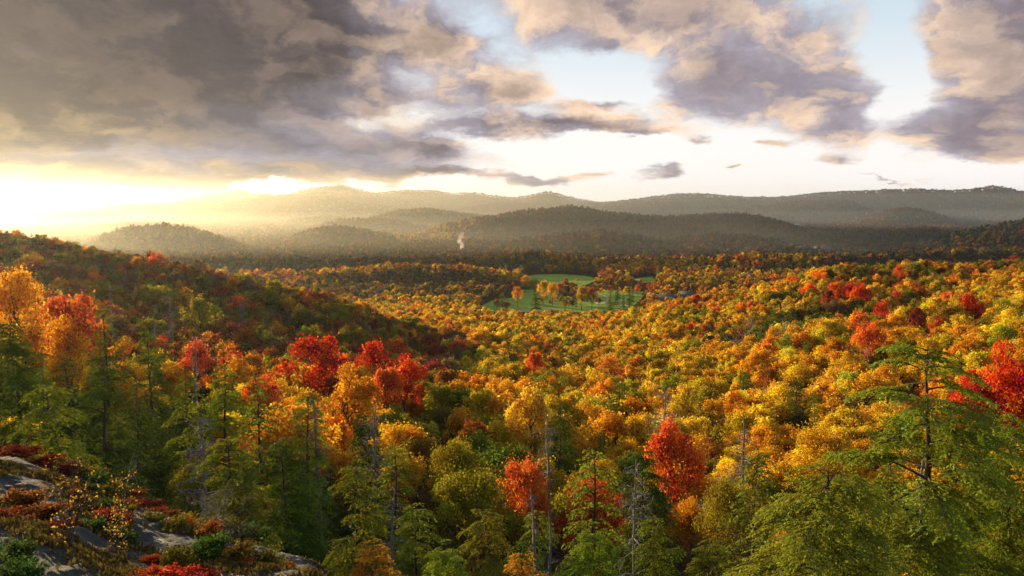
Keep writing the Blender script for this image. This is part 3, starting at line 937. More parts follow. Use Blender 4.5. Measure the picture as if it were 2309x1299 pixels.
DEAD = [
    (SNAGS[1], 250, 190, 648, 32, 'dead trunk standing by itself above the pointed hemlocks'),
    (SNAGS[0], 347, 200, 690, 30, 'thinner of the twin dead trunks below the ridge'),
    (SNAGS[2], 376, 195, 655, 50, 'taller of the twin dead trunks, with fine drooping branches'),
    (SNAGS[3], 1242, 76, 922, 70, 'tall dark dead trunk with stubby branches among olive crowns'),
    (GREY[0], 1508, 118, 868, 110, 'grey dying conifer with twiggy tiers above the bright red maple'),
    (SNAGS[3], 1684, 74, 925, 70, 'grey dead trunk rising out of the tangle of branches'),
    (SNAGS[2], 716, 58, 885, 45, 'dead trunk between hemlocks below the crimson maple'),
    (SNAGS[2], 885, 40, 1090, 60, 'thin grey dead tree beside the full conical hemlock'),
    (SNAGS[1], 1212, 37, 1105, 70, 'bent bare grey trunk in the hemlock row, tip hooked over'),
    (SNAGS[0], 1240, 38, 1150, 40, 'straight bare grey trunk next to the hooked one'),
    (GREY[1], 445, 40, 925, 60, 'silvery dead top beside the yellowish hemlock'),
    (SNAGS[1], 432, 120, 755, 60, 'short grey dead tree among the orange band'),
    (BARE[0], 1620, 74, 1020, 120, 'sprawling tangle of grey dead branches, larger heap'),
    (BARE[1], 1590, 72, 1075, 80, 'lower tangle of grey dead branches under the red maple'),
    (BARE[2], 478, 25.0, 1085, 130, 'small leafless grey tree on the edge of the rock slope'),
    (BARE[1], 200, 36, 930, 90, 'pale bare stems between red shrubs and the deep green hemlock'),
    (SNAGS[0], 1590, 300, 760, 14, 'thin grey snag on the sunny slope under the knoll'),
    (BARE[2], 1785, 270, 700, 30, 'pale leafless tree in the dark hollow under the knoll'),
    (BARE[0], 1690, 290, 700, 26, 'faint leafless tree at the foot of the knoll'),
    (BARE[1], 1965, 210, 755, 40, 'leafless forked tree between coral crowns below the knoll'),
    (SNAGS[1], 2060, 430, 590, 8, 'dead trunk against the shaded crest of the knoll'),
    (GREY[0], 650, 290, 690, 34, 'greyish bare tree on the shaded face of the ridge'),
    (GREY[1], 545, 270, 680, 36, 'grey leafless crown in the middle of the shaded ridge'),
    (SNAGS[2], 602, 425, 598, 8, 'dead trunk poking over the ridge crest'),
    (SNAGS[0], 38, 300, 570, 14, 'dark thin trunk on the upper ridge above the tall orange tree'),
    (GREY[0], 835, 60, 905, 80, 'grey twiggy dead tree behind the dense hemlock'),
    (GREY[1], 1440, 50, 1035, 60, 'grey dead spire in front of the dense dark hemlock'),
    (SNAGS[3], 2085, 33, 1010, 80, 'dead grey branches inside the tallest open hemlock'),
]
for kd, px, Y, top, wd, lb in DEAD:
    plant(kd, 'dead_tree', 'dead tree', px, Y, (.2, .2, .2), top=top, width=wd, label=lb, group=G_DEAD, sink=.2)

# ---------------------------------------------------------------- open meadow in the valley: greens, path, sand
MEADOW = [
    [(1186, 624), (1212, 620), (1260, 619), (1322, 623), (1345, 628), (1330, 640), (1300, 648), (1235, 652), (1196, 642)],
    [(1085, 692), (1110, 680), (1165, 672), (1178, 655), (1215, 655), (1255, 668), (1300, 672), (1335, 655), (1420, 655), (1458, 659), (1445, 676), (1420, 698), (1350, 706), (1250, 704), (1150, 706), (1095, 706)],
    [(1420, 630), (1470, 624), (1480, 634), (1440, 642)],
    [(620, 612), (700, 606), (760, 604), (770, 612), (680, 620)],
]
MEADOW_XY = [floor_xy(*np.array(p, float).T) for p in MEADOW]


def inside(poly, x, y):
    c = np.zeros(len(x), bool)
    n = len(poly)
    for i in range(n):
        (x0, y0), (x1, y1) = poly[i], poly[i - 1]
        hit = ((y0 > y) != (y1 > y)) & (x < (x1 - x0) * (y - y0) / (y1 - y0 + 1e-12) + x0)
        c ^= hit
    return c


def in_meadow(x, y):
    c = np.zeros(len(x), bool)
    for p in MEADOW_XY[:3]:
        c |= inside(p, x, y)
    return c


M_GRASS = rough_mat('mown grass', (.17, .24, .018), (.27, .35, .032), .06, 6)
M_SAND = rough_mat('pale sand', (.62, .58, .50), (.75, .72, .66), .5)
M_PATH = rough_mat('pale path', (.34, .32, .30), (.46, .44, .42), .5)


def sheet(name, xy, dz, mat):
    """a flat patch lying on the ground, cut finely enough to follow it"""
    import bmesh
    bm = bmesh.new()
    vs = [bm.verts.new((x, y, 0)) for x, y in xy]
    f = bm.faces.new(vs)
    bmesh.ops.triangulate(bm, faces=[f])
    for _ in range(4):
        long = [e for e in bm.edges if e.calc_length() > 12]
        if long:
            bmesh.ops.subdivide_edges(bm, edges=long, cuts=1)
            bmesh.ops.triangulate(bm, faces=[f for f in bm.faces if len(f.verts) > 3])
    co = np.array([v.co[:2] for v in bm.verts])
    z = ground(co[:, 0], co[:, 1])
    for v, q in zip(bm.verts, z):
        v.co.z = q + dz
    me = bpy.data.meshes.new(name)
    bm.to_mesh(me)
    bm.free()
    me.materials.append(mat)
    if me.polygons and me.polygons[0].normal.z < 0:
        me.flip_normals()
    return obj(name, me, kind='structure')


for p in MEADOW_XY[:3]:
    sheet('meadow', p, .35, M_GRASS)


def strip(pxs, width, name, mat, dz):
    p = floor_xy(*np.array(pxs, float).T)
    t = np.linspace(0, len(p) - 1, 6 * len(p))
    q = np.stack([np.interp(t, np.arange(len(p)), p[:, i]) for i in (0, 1)], 1)
    d = nrm(np.gradient(q, axis=0))
    s = np.stack([-d[:, 1], d[:, 0]], 1) * width / 2
    xy = np.concatenate([q + s, (q - s)[::-1]])
    sheet(name, xy, dz, mat)


strip([(1150, 697), (1200, 696), (1255, 698), (1300, 700)], 1.8, 'path', M_PATH, .45)
strip([(1310, 659), (1345, 662), (1365, 668), (1372, 675), (1368, 682), (1355, 686)], 1.8, 'path', M_PATH, .45)
for px, py, w_, d_ in [(1437, 632, 11, 7), (1381, 635, 5, 3), (1352, 685, 9, 4), (1403, 678, 7, 3), (1262, 671, 8, 3), (1282, 672, 7, 3), (1405, 690, 9, 3)]:
    c = floor_xy(px, py)
    th = np.linspace(0, 2 * math.pi, 18, endpoint=False)
    k = 1 + .25 * np.sin(3 * th + px)
    sheet('sand_bunker', np.stack([c[0] + w_ / 2 * k * np.cos(th), c[1] + d_ * k * np.sin(th)], 1), .55, M_SAND)

# ---------------------------------------------------------------- houses in the valley
M_ROOF = rough_mat('grey shingles', (.07, .07, .08), (.13, .13, .145), 1.5)
M_WALL = rough_mat('weathered boards', (.22, .17, .13), (.30, .24, .19), 1.0)
M_WALLW = rough_mat('white boards', (.60, .58, .55), (.72, .70, .66), 1.0)
M_BRICKS = rough_mat('chimney brick', (.25, .13, .09), (.34, .19, .13), 3)
M_TRIM = rough_mat('white trim', (.70, .69, .66), (.8, .79, .77), 2)


def glass_mat():
    m, n, out = new_mat('window glass')
    b = n.new('ShaderNodeBsdfPrincipled')
    b.inputs['Base Color'].default_value = (.02, .025, .03, 1)
    b.inputs['Roughness'].default_value = .08
    n.l.new(b.outputs[0], out.inputs[0])
    return m


M_GLASS = glass_mat()


def house(px, py, Y, w, d, eave, rise, rz, label, wall, roof=None, wing=True, group='houses in the valley woods'):
    x, y, z = at(px, py, Y)
    root = thing('house', label, 'house', (x, y, z), rz, 1.0, group)
    b = Build()
    b.box(-w / 2, w / 2, -d / 2, d / 2, -1, eave)
    b.add([(-w / 2, -d / 2, eave), (-w / 2, d / 2, eave), (-w / 2, 0, eave + rise)], [(0, 1, 2, 2)])
    b.add([(w / 2, -d / 2, eave), (w / 2, d / 2, eave), (w / 2, 0, eave + rise)], [(0, 2, 1, 1)])
    f = [q for q in np.concatenate(b.f)]
    v = np.concatenate(b.v)
    quads = np.array([q for q in f if len(set(q)) == 4])
    tris = np.array([q[:3] for q in f if len(set(q)) == 3])
    obj('wall', mesh('house wall', v, [quads, tris], [wall]), root)

    def gable(w, d, eave, rise, ox=.5, th=.25, cx=0, cy=0, turn=False):
        g = Build()
        for s in (-1, 1):
            y0, z0 = s * (d / 2 + ox), eave - ox * rise / (d / 2)
            q = [(-w / 2 - ox, y0, z0), (w / 2 + ox, y0, z0), (w / 2 + ox, 0, eave + rise), (-w / 2 - ox, 0, eave + rise)]
            q = [(a, b_, c + .06) for a, b_, c in q] + [(a, b_, c + .06 + th) for a, b_, c in q]
            if turn:
                q = [(b_, -a, c) for a, b_, c in q]
            q = [(a + cx, b_ + cy, c) for a, b_, c in q]
            g.add(q, [(0, 1, 2, 3), (4, 7, 6, 5), (0, 4, 5, 1), (1, 5, 6, 2), (2, 6, 7, 3), (3, 7, 4, 0)])
        return g
    rf = obj('roof', gable(w, d, eave, rise).make('house roof', roof or M_ROOF), root)
    c = Build()
    c.box(w * .18, w * .18 + 1.1, -.6, .6, eave + rise * .5, eave + rise + 1.6)
    obj('chimney', c.make('house chimney', M_BRICKS), rf)
    if wing:
        b2 = Build()
        b2.box(-w * .28, w * .05, -d / 2 - d * .35, -d / 2 + .05, -1, eave - .3)
        b2.add([(-w * .28, -d / 2 - d * .35, eave - .3), (w * .05, -d / 2 - d * .35, eave - .3), (-w * .115, -d / 2 - d * .35, eave + rise * .55)], [(0, 1, 2, 2)])
        f = np.concatenate(b2.f)
        obj('wing_wall', mesh('house wing', np.concatenate(b2.v), [np.array([q for q in f if len(set(q)) == 4]), np.array([q[:3] for q in f if len(set(q)) == 3])], [wall]), root)
        obj('wing_roof', gable(d * .7, w * .33, eave - .3, rise * .6, cx=-w * .115, cy=-d * .35, turn=True).make('house wing roof', roof or M_ROOF), root)
    dr = Build()
    dr.box(w * .12, w * .12 + 1.1, -d / 2 - .06, -d / 2 + .02, 0, 2.1)
    obj('door', dr.make('house door', M_TRIM), root)
    for k, wx in enumerate((-.40, .30, .42)):
        fr, gl = Build(), Build()
        fr.box(w * wx - .7, w * wx + .7, -d / 2 - .08, -d / 2 + .02, 1.0, 2.5)
        gl.box(w * wx - .55, w * wx + .55, -d / 2 - .10, -d / 2 - .078, 1.12, 2.38)
        wn = obj('window', fr.make('window frame', M_TRIM), root)
        obj('pane', gl.make('window pane', M_GLASS), wn)
    PLACED.append((x, y, w * .55))
    PLACED.append((x, y - d, w * .5))
    PLACED.append((x, y - 2.2 * d, w * .5))
    return root


house(1492, 640, 690, 22, 12, 4.5, 6.5, .12, 'large grey roofed house beside the meadow with a tall chimney', M_WALL)
house(1548, 632, 740, 14, 9, 4, 4, -.5, 'smaller grey roofed house half hidden uphill from the large one', M_WALL)
house(1683, 600, 900, 13, 9, 6.5, 3.5, .5, 'dark tall house on the wooded slope below orange trees', M_WALL)
house(1642, 535, 1660, 34, 12, 7, 5, .2, 'long pale house on the shaded foot of the dark hill', M_WALLW)
house(1850, 558, 1380, 30, 12, 6, 5, -.15, 'pale low house among dark firs near the valley gap', M_WALLW)
house(1800, 562, 1330, 18, 10, 5, 4, .4, 'small grey house next to the pale low house among firs', M_WALL)
house(1805, 503, 2700, 40, 14, 8, 6, .1, 'tiny white house far off at the foot of the blue ridge', M_WALLW)

# ---------------------------------------------------------------- trees standing about the meadow
MEADOW_TREES = [
    (HEM_MID[0], 'hemlock', 1208, 640, 'dark', 662, 36, 'dark spreading conifer in front of the nearest green'),
    (HEM_MID[1], 'hemlock', 1376, 640, 'hemlock', 651, 26, 'pointed conifer beside the winding pale path'),
    (HEM_MID[2], 'hemlock', 1392, 690, 'dark', 640, 20, 'slim dark conifer on the green behind the winding path'),
    (HEM_MID[3], 'hemlock', 1421, 690, 'dark', 633, 30, 'broad dark conifer on the green nearest the large house'),
    (HEM_MID[0], 'hemlock', 1133, 690, 'hemlock', 658, 22, 'pale conifer at the shaded edge of the nearest green'),
    (HEM_MID[1], 'hemlock', 1406, 680, 'dark', 664, 12, 'tiny dark conifer alone on the green'),
    (BROAD_MID[0], 'red_maple', 1120, 668, 'rust', 674, 18, 'narrow rust red maple on the nearest green'),
    (BROAD_MID[1], 'red_maple', 1142, 664, 'rust', 680, 28, 'rounded rust red maple on the nearest green'),
    (BROAD_MID[2], 'red_maple', 1350, 690, 'maroon', 671, 14, 'small dark red maple standing on the green by the path'),
    (BROAD_MID[3], 'autumn_tree', 1312, 665, 'gold', 645, 40, 'large golden tree in the middle of the greens'),
    (BROAD_MID[4], 'autumn_tree', 1334, 668, 'rust', 650, 26, 'rusty orange tree touching the large golden tree on the greens'),
    (BROAD_MID[0], 'autumn_tree', 1273, 668, 'olive', 673, 20, 'small olive tree at the stream bank among the greens'),
    (BROAD_MID[1], 'autumn_tree', 1292, 664, 'olive', 675, 22, 'second small olive tree at the stream bank among the greens'),
    (BROAD_MID[2], 'autumn_tree', 1245, 690, 'gold', 640, 26, 'golden tree between the two greens'),
    (BROAD_MID[3], 'autumn_tree', 1225, 710, 'gold', 633, 36, 'bright gold tree at the end of the far hedge of trees'),
    (BROAD_MID[4], 'autumn_tree', 1167, 690, 'orange', 647, 14, 'single small golden orange tree by the far green'),
    (BROAD_MID[1], 'autumn_tree', 1185, 800, 'gold', 622, 30, 'glowing gold tree at the tip of the wooded spur'),
    (BROAD_MID[2], 'autumn_tree', 1205, 790, 'olive', 630, 30, 'olive gold tree beside the glowing one at the tip of the spur'),
]
for kd, nm, px, Y, c, top, wd, lb in MEADOW_TREES:
    plant(kd, nm, 'hemlock' if nm == 'hemlock' else 'maple' if nm == 'red_maple' else 'tree', px, Y, T(c, .08), top=top, width=wd, label=lb,
          group={'hemlock': G_HEM, 'red_maple': G_RED, 'autumn_tree': G_AUT}[nm], colour=c)
HEDGE = []
for px, py, c in [(1300, 640, 'gold'), (1210, 668, 'olive'), (1262, 684, 'green'), (1398, 668, 'gold'), (1418, 672, 'orange'), (1438, 664, 'coral'), (1250, 662, 'gold'), (1275, 664, 'rust'), (1345, 660, 'green')]:
    HEDGE.append((px, float(floor_xy(px, py)[1]), c))
for k in range(13):                      # the ragged row of trees along the stream and between the greens
    px = 1262 + k * 9.5
    HEDGE.append((px, 772 + 26 * rng.random(), 'coral' if k in (0, 12) else ['rust', 'gold', 'brown'][k % 3]))
for k in range(12):
    HEDGE.append((1345 + k * 9, 830 + 25 * rng.random(), ['gold', 'olive', 'rust', 'orange'][k % 4]))
for k in range(9):
    HEDGE.append((1215 + k * 13, 700 + 10 * rng.random(), ['olive', 'gold', 'brown', 'rust'][k % 4]))
for k in range(9):
    HEDGE.append((1455 + k * 11, 655 + 22 * rng.random(), ['coral', 'gold', 'rust', 'orange'][k % 4]))

# ---------------------------------------------------------------- the woods: every tree's place, size and colour
def palette(px, py, Y, r):
    if Y > 250:
        px, py = px + r.normal() * 22, py + r.normal() * 2
    n = vnoise(np.array([px / 130.]), np.array([py / 60.]), 5)[0]
    if 1600 < px < 1960 and 298 < Y < 372:
        p = dict(green=.30, olive=.34, brown=.16, rust=.12, gold=.08)  # hollow under the knoll: its shadow painted as duller trees
    elif px > 1880 and 425 < Y < 530:
        p = dict(olive=.32, green=.20, rust=.16, orange=.14, maroon=.06, gold=.12)  # upper knoll: shade put into the tree colours
    elif 1650 < Y < 2050 and 870 < px < 1110 and py < 548 and r.random() < (1130 - px) / 160:
        p = dict(val_gold=.45, gold=.08, val_olive=.35, far_gold=.12)  # sunlight on the hill's left flank, painted as golden trees
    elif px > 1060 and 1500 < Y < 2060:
        p = dict(slate=.26, far_fir=.22, far_brown=.26, far_rust=.18, far_olive=.08)  # dark hill: shaded face painted with darker tree tints
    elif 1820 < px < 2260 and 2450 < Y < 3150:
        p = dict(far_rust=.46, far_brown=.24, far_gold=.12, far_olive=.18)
    elif px > 1850 and 545 < Y < 1180:
        p = dict(val_olive=.32, far_brown=.26, val_rust=.24, slate=.08, val_gold=.10)  # shadow beyond the knoll, put into the tints
    elif px > 1400 and 880 < Y < 1075:
        p = dict(gold=.40, orange=.26, yellow=.08, val_rust=.12, val_olive=.10, coral=.04)  # sunlit low crest, its light painted as brighter trees
    elif px < 1180 and 378 < Y < 700:
        p = dict(gold=.42, yellow=.22, orange=.18, val_olive=.14, rust=.04)  # sunlit band behind the left ridge, light put into the colours
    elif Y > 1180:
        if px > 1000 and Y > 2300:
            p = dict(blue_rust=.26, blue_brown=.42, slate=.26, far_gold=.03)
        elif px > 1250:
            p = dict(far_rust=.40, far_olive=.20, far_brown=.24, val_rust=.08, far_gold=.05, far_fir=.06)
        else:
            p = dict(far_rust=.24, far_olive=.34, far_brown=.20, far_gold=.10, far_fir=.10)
        if 1330 < px < 1950 and py > 512:
            p['far_fir'] = .8
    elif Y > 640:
        p = dict(val_gold=.24, gold=.08, orange=.05, val_rust=.24, val_olive=.26, far_brown=.10, coral=.01, green=.03)  # valley under cloud: shade painted in with muted tints
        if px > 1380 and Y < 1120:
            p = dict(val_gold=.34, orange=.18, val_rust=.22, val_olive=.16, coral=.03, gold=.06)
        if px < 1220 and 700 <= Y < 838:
            p = dict(val_olive=.36, val_rust=.26, far_brown=.2, val_gold=.14)  # shaded front of the spur, painted as darker trees
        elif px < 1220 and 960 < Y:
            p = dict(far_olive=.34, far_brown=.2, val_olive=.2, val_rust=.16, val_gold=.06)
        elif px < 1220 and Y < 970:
            p = dict(gold=.26, orange=.20, val_rust=.20, val_olive=.20, yellow=.06, coral=.02)  # sunlit crest of the spur, light painted into the mix
    elif px < 1000 and 165 < Y < 375:
        p = dict(rust=.28, olive=.26, brown=.15, maroon=.10, orange=.10, coral=.04, green=.07, gold=.08)
    elif Y > 340 and px > 1500:
        p = dict(gold=.40, orange=.23, olive=.20, coral=.03, red=.012 + (.12 if 1820 < px < 2120 and n > .1 else 0), rust=.07, yellow=.08)
    elif Y > 130:
        p = dict(gold=.50, orange=.17, yellow=.16, olive=.16, coral=.006, rust=.02, red=.002)
        if px > 1900:
            p['red'], p['coral'], p['olive'] = .02, .03, .20
        if px < 1050 and py > 690:
            p = dict(olive=.30, rust=.20, orange=.16, maroon=.10, gold=.14, brown=.10, green=.08)
            if px < 760:
                p = dict(orange=.36, gold=.30, olive=.16, coral=.06, rust=.08)
    else:
        p = dict(olive=.44, gold=.28, orange=.14, green=.14, rust=.03, coral=.015)
        if px > 1350:
            p = dict(olive=.24, gold=.38, orange=.26, green=.08, rust=.04)
    k = list(p)
    w = np.array([p[q] for q in k])
    w = w * np.exp(r.normal(size=len(k)) * .25 + np.sin(n * 9 + np.arange(len(k)) * 2.1) * .8)
    return k[r.choice(len(k), p=w / w.sum())]


def grid(Y0, Y1, cell, umax=.80, jit=.85):
    ys = np.arange(Y0, Y1, cell)
    out = []
    for k, y in enumerate(ys):
        xs = np.arange(-umax * (y + 12), umax * (y + 12), cell) + (k % 2) * cell / 2
        out.append(np.stack([xs, np.full(len(xs), y)], 1))
    p = np.concatenate(out)
    return p + (rng.random(p.shape) - .5) * cell * jit


def visible(x, y, z_top, margin):
    """which tree tops rise above the land in front of them, within a margin that grows the view a little to the sides"""
    slope = ZG / YG[None]
    lead = np.maximum.accumulate(np.where(YG[None] > 26, slope, -9), axis=1)
    tu = np.clip(((x / y) - UG[0]) / (UG[1] - UG[0]), 0, len(UG) - 1).astype(int)
    ty = np.clip(np.interp(y, YG, np.arange(len(YG))).astype(int) - 1, 0, len(YG) - 1)
    return z_top / y > lead[tu, ty] - margin / y


TREES = []           # x, y, z, h, radius, evergreen?, colour, px, py


def grow(P, hmean, evergreen, hs=.25):
    x, y = P.T
    z = ground(x, y)
    px, py = proj(x, y, z + hmean)
    for i in range(len(x)):
        ev = rng.random() < evergreen(px[i], py[i], y[i])
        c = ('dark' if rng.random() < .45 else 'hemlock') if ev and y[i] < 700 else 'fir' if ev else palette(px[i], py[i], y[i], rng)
        h = hmean * math.exp(np.clip(rng.normal() * (hs if y[i] > 130 else .13), -.5, .34)) * (1.06 if ev and y[i] > 130 else 1) * (.88 if y[i] < 75 else 1)
        if px[i] < 1000 and 165 < y[i] < 378:
            h = 8.4 * math.exp(rng.normal() * .13)
        if not ev and 90 < y[i] < 900 and rng.random() < .022:
            c = 'bare'
        TREES.append((x[i], y[i], z[i], h, h * (.26 if ev else .40) * (.72 + .55 * rng.random()), ev, c, px[i], py[i]))


def ever_near(px, py, Y):
    if Y < 75:
        return .97 if Y < 52 else .72 if px < 690 else .40
    if Y < 130:
        return .60 if px < 480 else .16
    if px < 1000 and Y < 460:
        return .14
    if 600 < Y and 1000 < px < 1450:
        return .35
    return .055


def hides_meadow(x, y):
    """stands on the greens or close enough in front to cover them"""
    z = ground(x, y)
    c = np.zeros(len(x), bool)
    for hh in (1, 5, 9.5):
        px, py = proj(x, y, z + hh)
        for p in MEADOW[:3]:
            for dx in (-6, 6):
                c |= inside(np.array(p, float), px + dx, py + 3)
    return c & (y > 560) & (y < 1000)


CLEAR = [(px, top, wd, Y) for _, _, _, px, Y, _, top, wd, _ in LANDMARK] + [(px, top, wd * .8, Y) for _, px, Y, top, wd, _ in DEAD] + [(px, top, wd * .7, Y) for _, px, Y, top, wd, _ in HEM if Y > 33]


def hides_landmark(x, y, hh):
    z = ground(x, y)
    px, py = proj(x, y, z + hh)
    r = 3.2 / y * F
    c = np.zeros(len(x), bool)
    for a, b, w, Y in CLEAR:
        c |= (y < Y - 1) & (np.abs(px - a) < .42 * w + r * .7) & (py < b + max(.72 * w, 6.5 / Y * F * (1 if w < 100 else .5))) & (py > b - 400)
    return c


near = np.concatenate([grid(44, 130, 5.0), grid(130, 220, 4.7), grid(220, 700, 4.6)])
x, y = near.T
pl = np.array(PLACED)
ok = np.ones(len(x), bool)
for a, b, q in pl:
    ok &= (x - a) ** 2 + (y - b) ** 2 > (q + 1.3) ** 2
# nothing tall right on the rock slope
u = x / y
ok &= ~((y < 60) & (u < -.20) & (y < 34))
ok &= ~in_meadow(x, y)
ok &= ~hides_meadow(x, y)
ok &= ~hides_landmark(x, y, 9.0)
near = near[ok]
grow(near, 8.0, ever_near)
for px, Y, c in HEDGE:
    xx = float(ray(px, 640)[0]) * Y
    h = 8.5 * math.exp(rng.normal() * .2)
    zz = float(ground(xx, Y))
    TREES.append((xx, Y, zz, h, h * .42, False, c, px, float(proj(xx, Y, zz + h)[1])))

mid = np.concatenate([grid(700, 1500, 7.2, .72)])
x, y = mid.T
ok = ~in_meadow(x, y)
ok &= ~hides_meadow(x, y)
for a, b, q in pl:
    ok &= (x - a) ** 2 + (y - b) ** 2 > (q + 1.3) ** 2
mid = mid[ok]
n_near = len(TREES)
grow(mid, 9.0, lambda px, py, Y: .30 if (Y > 1250 and px > 1300) else .12)
far1 = grid(1500, 3000, 10.5, .70)
grow(far1[visible(far1[:, 0], far1[:, 1], ground(*far1.T) + 12, 14)], 10.5, lambda px, py, Y: .42 if px > 1400 and py > 505 else .10)
far2 = grid(3000, 5700, 16, .68)
grow(far2[visible(far2[:, 0], far2[:, 1], ground(*far2.T) + 12, 10)], 12.5, lambda px, py, Y: .06, hs=.2)

TA = np.array([(t[0], t[1], t[2], t[3], t[4]) for t in TREES])
EV = np.array([t[5] for t in TREES])
CO = np.array([t[6] for t in TREES])
keepm = visible(TA[:, 0], TA[:, 1], TA[:, 2] + TA[:, 3] + 1, 12)

# which of the nearer trees show largest
q4 = 4.0
zb = np.zeros((int(H / q4) + 2, int(W / q4) + 2), bool)
area = np.zeros(len(TREES))
order = [(t[1], 'p', i) for i, t in enumerate(PLACED)] + [(TREES[i][1], 't', i) for i in range(n_near) if keepm[i]]
for Yd, kind, i in sorted(order):
    if kind == 'p':
        xx, yy, rr = PLACED[i]
        zz, hh, rr = float(ground(xx, yy)), 11.0, rr * 1.3
    else:
        xx, yy, zz, hh, rr = TA[i]
    cx, cyy = proj(xx, yy, zz + hh * .62)
    rx, ry = rr / yy * F / q4, hh * .40 / yy * F / q4
    x0, x1 = int(max(0, cx / q4 - rx)), int(min(zb.shape[1] - 1, cx / q4 + rx + 1))
    y0, y1 = int(max(0, cyy / q4 - ry)), int(min(zb.shape[0] - 1, cyy / q4 + ry + 1))
    if x1 <= x0 or y1 <= y0:
        continue
    yy_, xx_ = np.mgrid[y0:y1, x0:x1]
    e = ((xx_ + .5 - cx / q4) / max(rx, .5)) ** 2 + ((yy_ + .5 - cyy / q4) / max(ry, .5)) ** 2 < 1
    win = zb[y0:y1, x0:x1]
    if kind == 't':
        area[i] = (e & ~win).sum()
    win |= e

BARE_T = CO == 'bare'
isred = np.isin(CO, ['red', 'coral', 'maroon']) & ~EV
have = {k: sum(1 for r in RECORDS if r[0].name.split('.')[0] == k) for k in ('autumn_tree', 'red_maple', 'hemlock')}
single = np.zeros(len(TREES), bool)
for sel, name, limit in ((~EV & ~isred & ~BARE_T, 'autumn_tree', 298), (isred, 'red_maple', 110), (EV, 'hemlock', 150)):
    idx = np.where(sel)[0]
    idx = idx[np.argsort(-area[idx])]
    idx = idx[area[idx] >= 4][:limit - have[name]]
    single[idx] = True
    for i in idx:
        xx, yy, zz, hh, rr = TA[i]
        kl = (BROAD_NEAR if yy < 75 else BROAD_HI if yy < 115 else BROAD_MID) if not EV[i] else ((HEM_HI if yy < 58 else HEM_MID) if rng.random() > .1 else HEM_THIN)
        kd = kl[rng.integers(len(kl))]
        sz = hh / kd.h
        sx = rr / kd.rad
        root = thing(name, None, {'autumn_tree': 'tree', 'red_maple': 'maple', 'hemlock': 'hemlock'}[name], (xx, yy, zz - .2), rng.random() * 6.283, (sx, sx, sz),
                     {'autumn_tree': G_AUT, 'red_maple': G_RED, 'hemlock': G_HEM}[name])
        for part, me in kd.meshes:
            c = obj(part, me, root)
            if part == 'crown':
                c.color = (*jitter_tint(rng, CO[i]), 1)
        tx, ty = proj(xx, yy, zz + hh * .7)
        RECORDS.append([root, root['category'], str(CO[i]), float(tx), float(ty), float(hh / yy * F), None])

# ---- the rest of the woods: one object each for the leafy and for the evergreen trees
def packed(pair, wood, leaf, name):
    tr, cr = pair
    if not tr.n:
        return cr.make(name, leaf)
    v = np.concatenate(tr.v + cr.v)
    f = np.concatenate([np.concatenate(tr.f), np.concatenate(cr.f) + tr.n])
    mi = np.concatenate([np.zeros(sum(len(q) for q in tr.f)), np.ones(sum(len(q) for q in cr.f))])
    c = np.concatenate(tr.c + cr.c).astype(np.float32)
    return mesh(name, v, [f], [wood, leaf], mi, {'vary': ('POINT', 'FLOAT', c)})


def fir(seed, n, size, h=11.0, rad=2.4):
    r = np.random.default_rng(seed)
    t, c = Build(), Build()
    t.tube([(0, 0, -.5), (0, 0, h * .5), (0, 0, h)], [.18, .1, .02], 4)
    k = r.random(n) ** .8
    a = r.random(n) * 6.283
    tier = .75 + .25 * np.sin(k * 38 + a)
    rr = rad * (1 - k) ** .8 * tier * (.55 + .45 * r.random(n)) + .08
    p = np.stack([np.cos(a) * rr, np.sin(a) * rr, h * (.10 + .9 * k)], 1)
    d = np.stack([np.cos(a), np.sin(a), np.full(n, -.35)], 1)
    c.leaves(p, nrm(np.array([0, 0, 1.0]) + d * .5 + .4 * r.normal(size=(n, 3))), d + .3 * r.normal(size=(n, 3)), np.full(n, size) * (.7 + .6 * r.random(n)), np.full(n, size * .5), np.clip(.5 + .2 * r.normal(size=n), 0, 1))
    return t, c


def collection(name, meshes):
    c = bpy.data.collections.new(name)
    for k, me in enumerate(meshes):
        o = bpy.data.objects.new(f'{name} {chr(97 + k)}', me)
        c.objects.link(o)
    return c


LEAFY = [packed(broadleaf(500 + k, 1900, .48, 28 + 3 * k, shape=.9 + .1 * (k % 3), sides=5), M_BARK, M_LEAF_I, 'leafy tree') for k in range(5)]
LEAFY += [packed(broadleaf(520 + k, 480, .95, 18 + k, wood=False), M_BARK, M_LEAF_I, 'far leafy tree') for k in range(4)]
LEAFY += [packed(broadleaf(540 + k, 110, 2.0, 9, wood=False), M_BARK, M_LEAF_I, 'farthest leafy tree') for k in range(3)]
EVERG = [packed(hemlock(560 + k, 60, 3.2, .42, gap=.1, width=.42, sides=5), M_BARK, M_NEEDLE_I, 'needle tree') for k in range(3)]
EVERG += [packed(fir(580 + k, 330, 1.3), M_BARK, M_NEEDLE_I, 'far needle tree') for k in range(3)]
LEAFY += [packed(broadleaf(590 + k, 6000, .26, 42), M_BARK, M_LEAF_I, 'nearer leafy tree') for k in range(2)]
EVERG += [packed(hemlock(595 + k, 100, 7, .22, gap=.1), M_BARK, M_NEEDLE_I, 'nearer needle tree') for k in range(2)]
def one(pair):
    a, b = pair
    c = Build()
    c.v, c.f, c.c, c.n = a.v + b.v, a.f + [f + a.n for f in b.f], a.c + b.c, a.n + b.n
    return c


LEAFY += [one(bare_crown(620 + k, h=14, spread=4.2, limbs=26, forks=9, thin=.9)).make('bare woodland tree', M_DEAD) for k in range(2)]
C_LEAFY, C_EVERG = collection('leafy kinds', LEAFY), collection('needle kinds', EVERG)


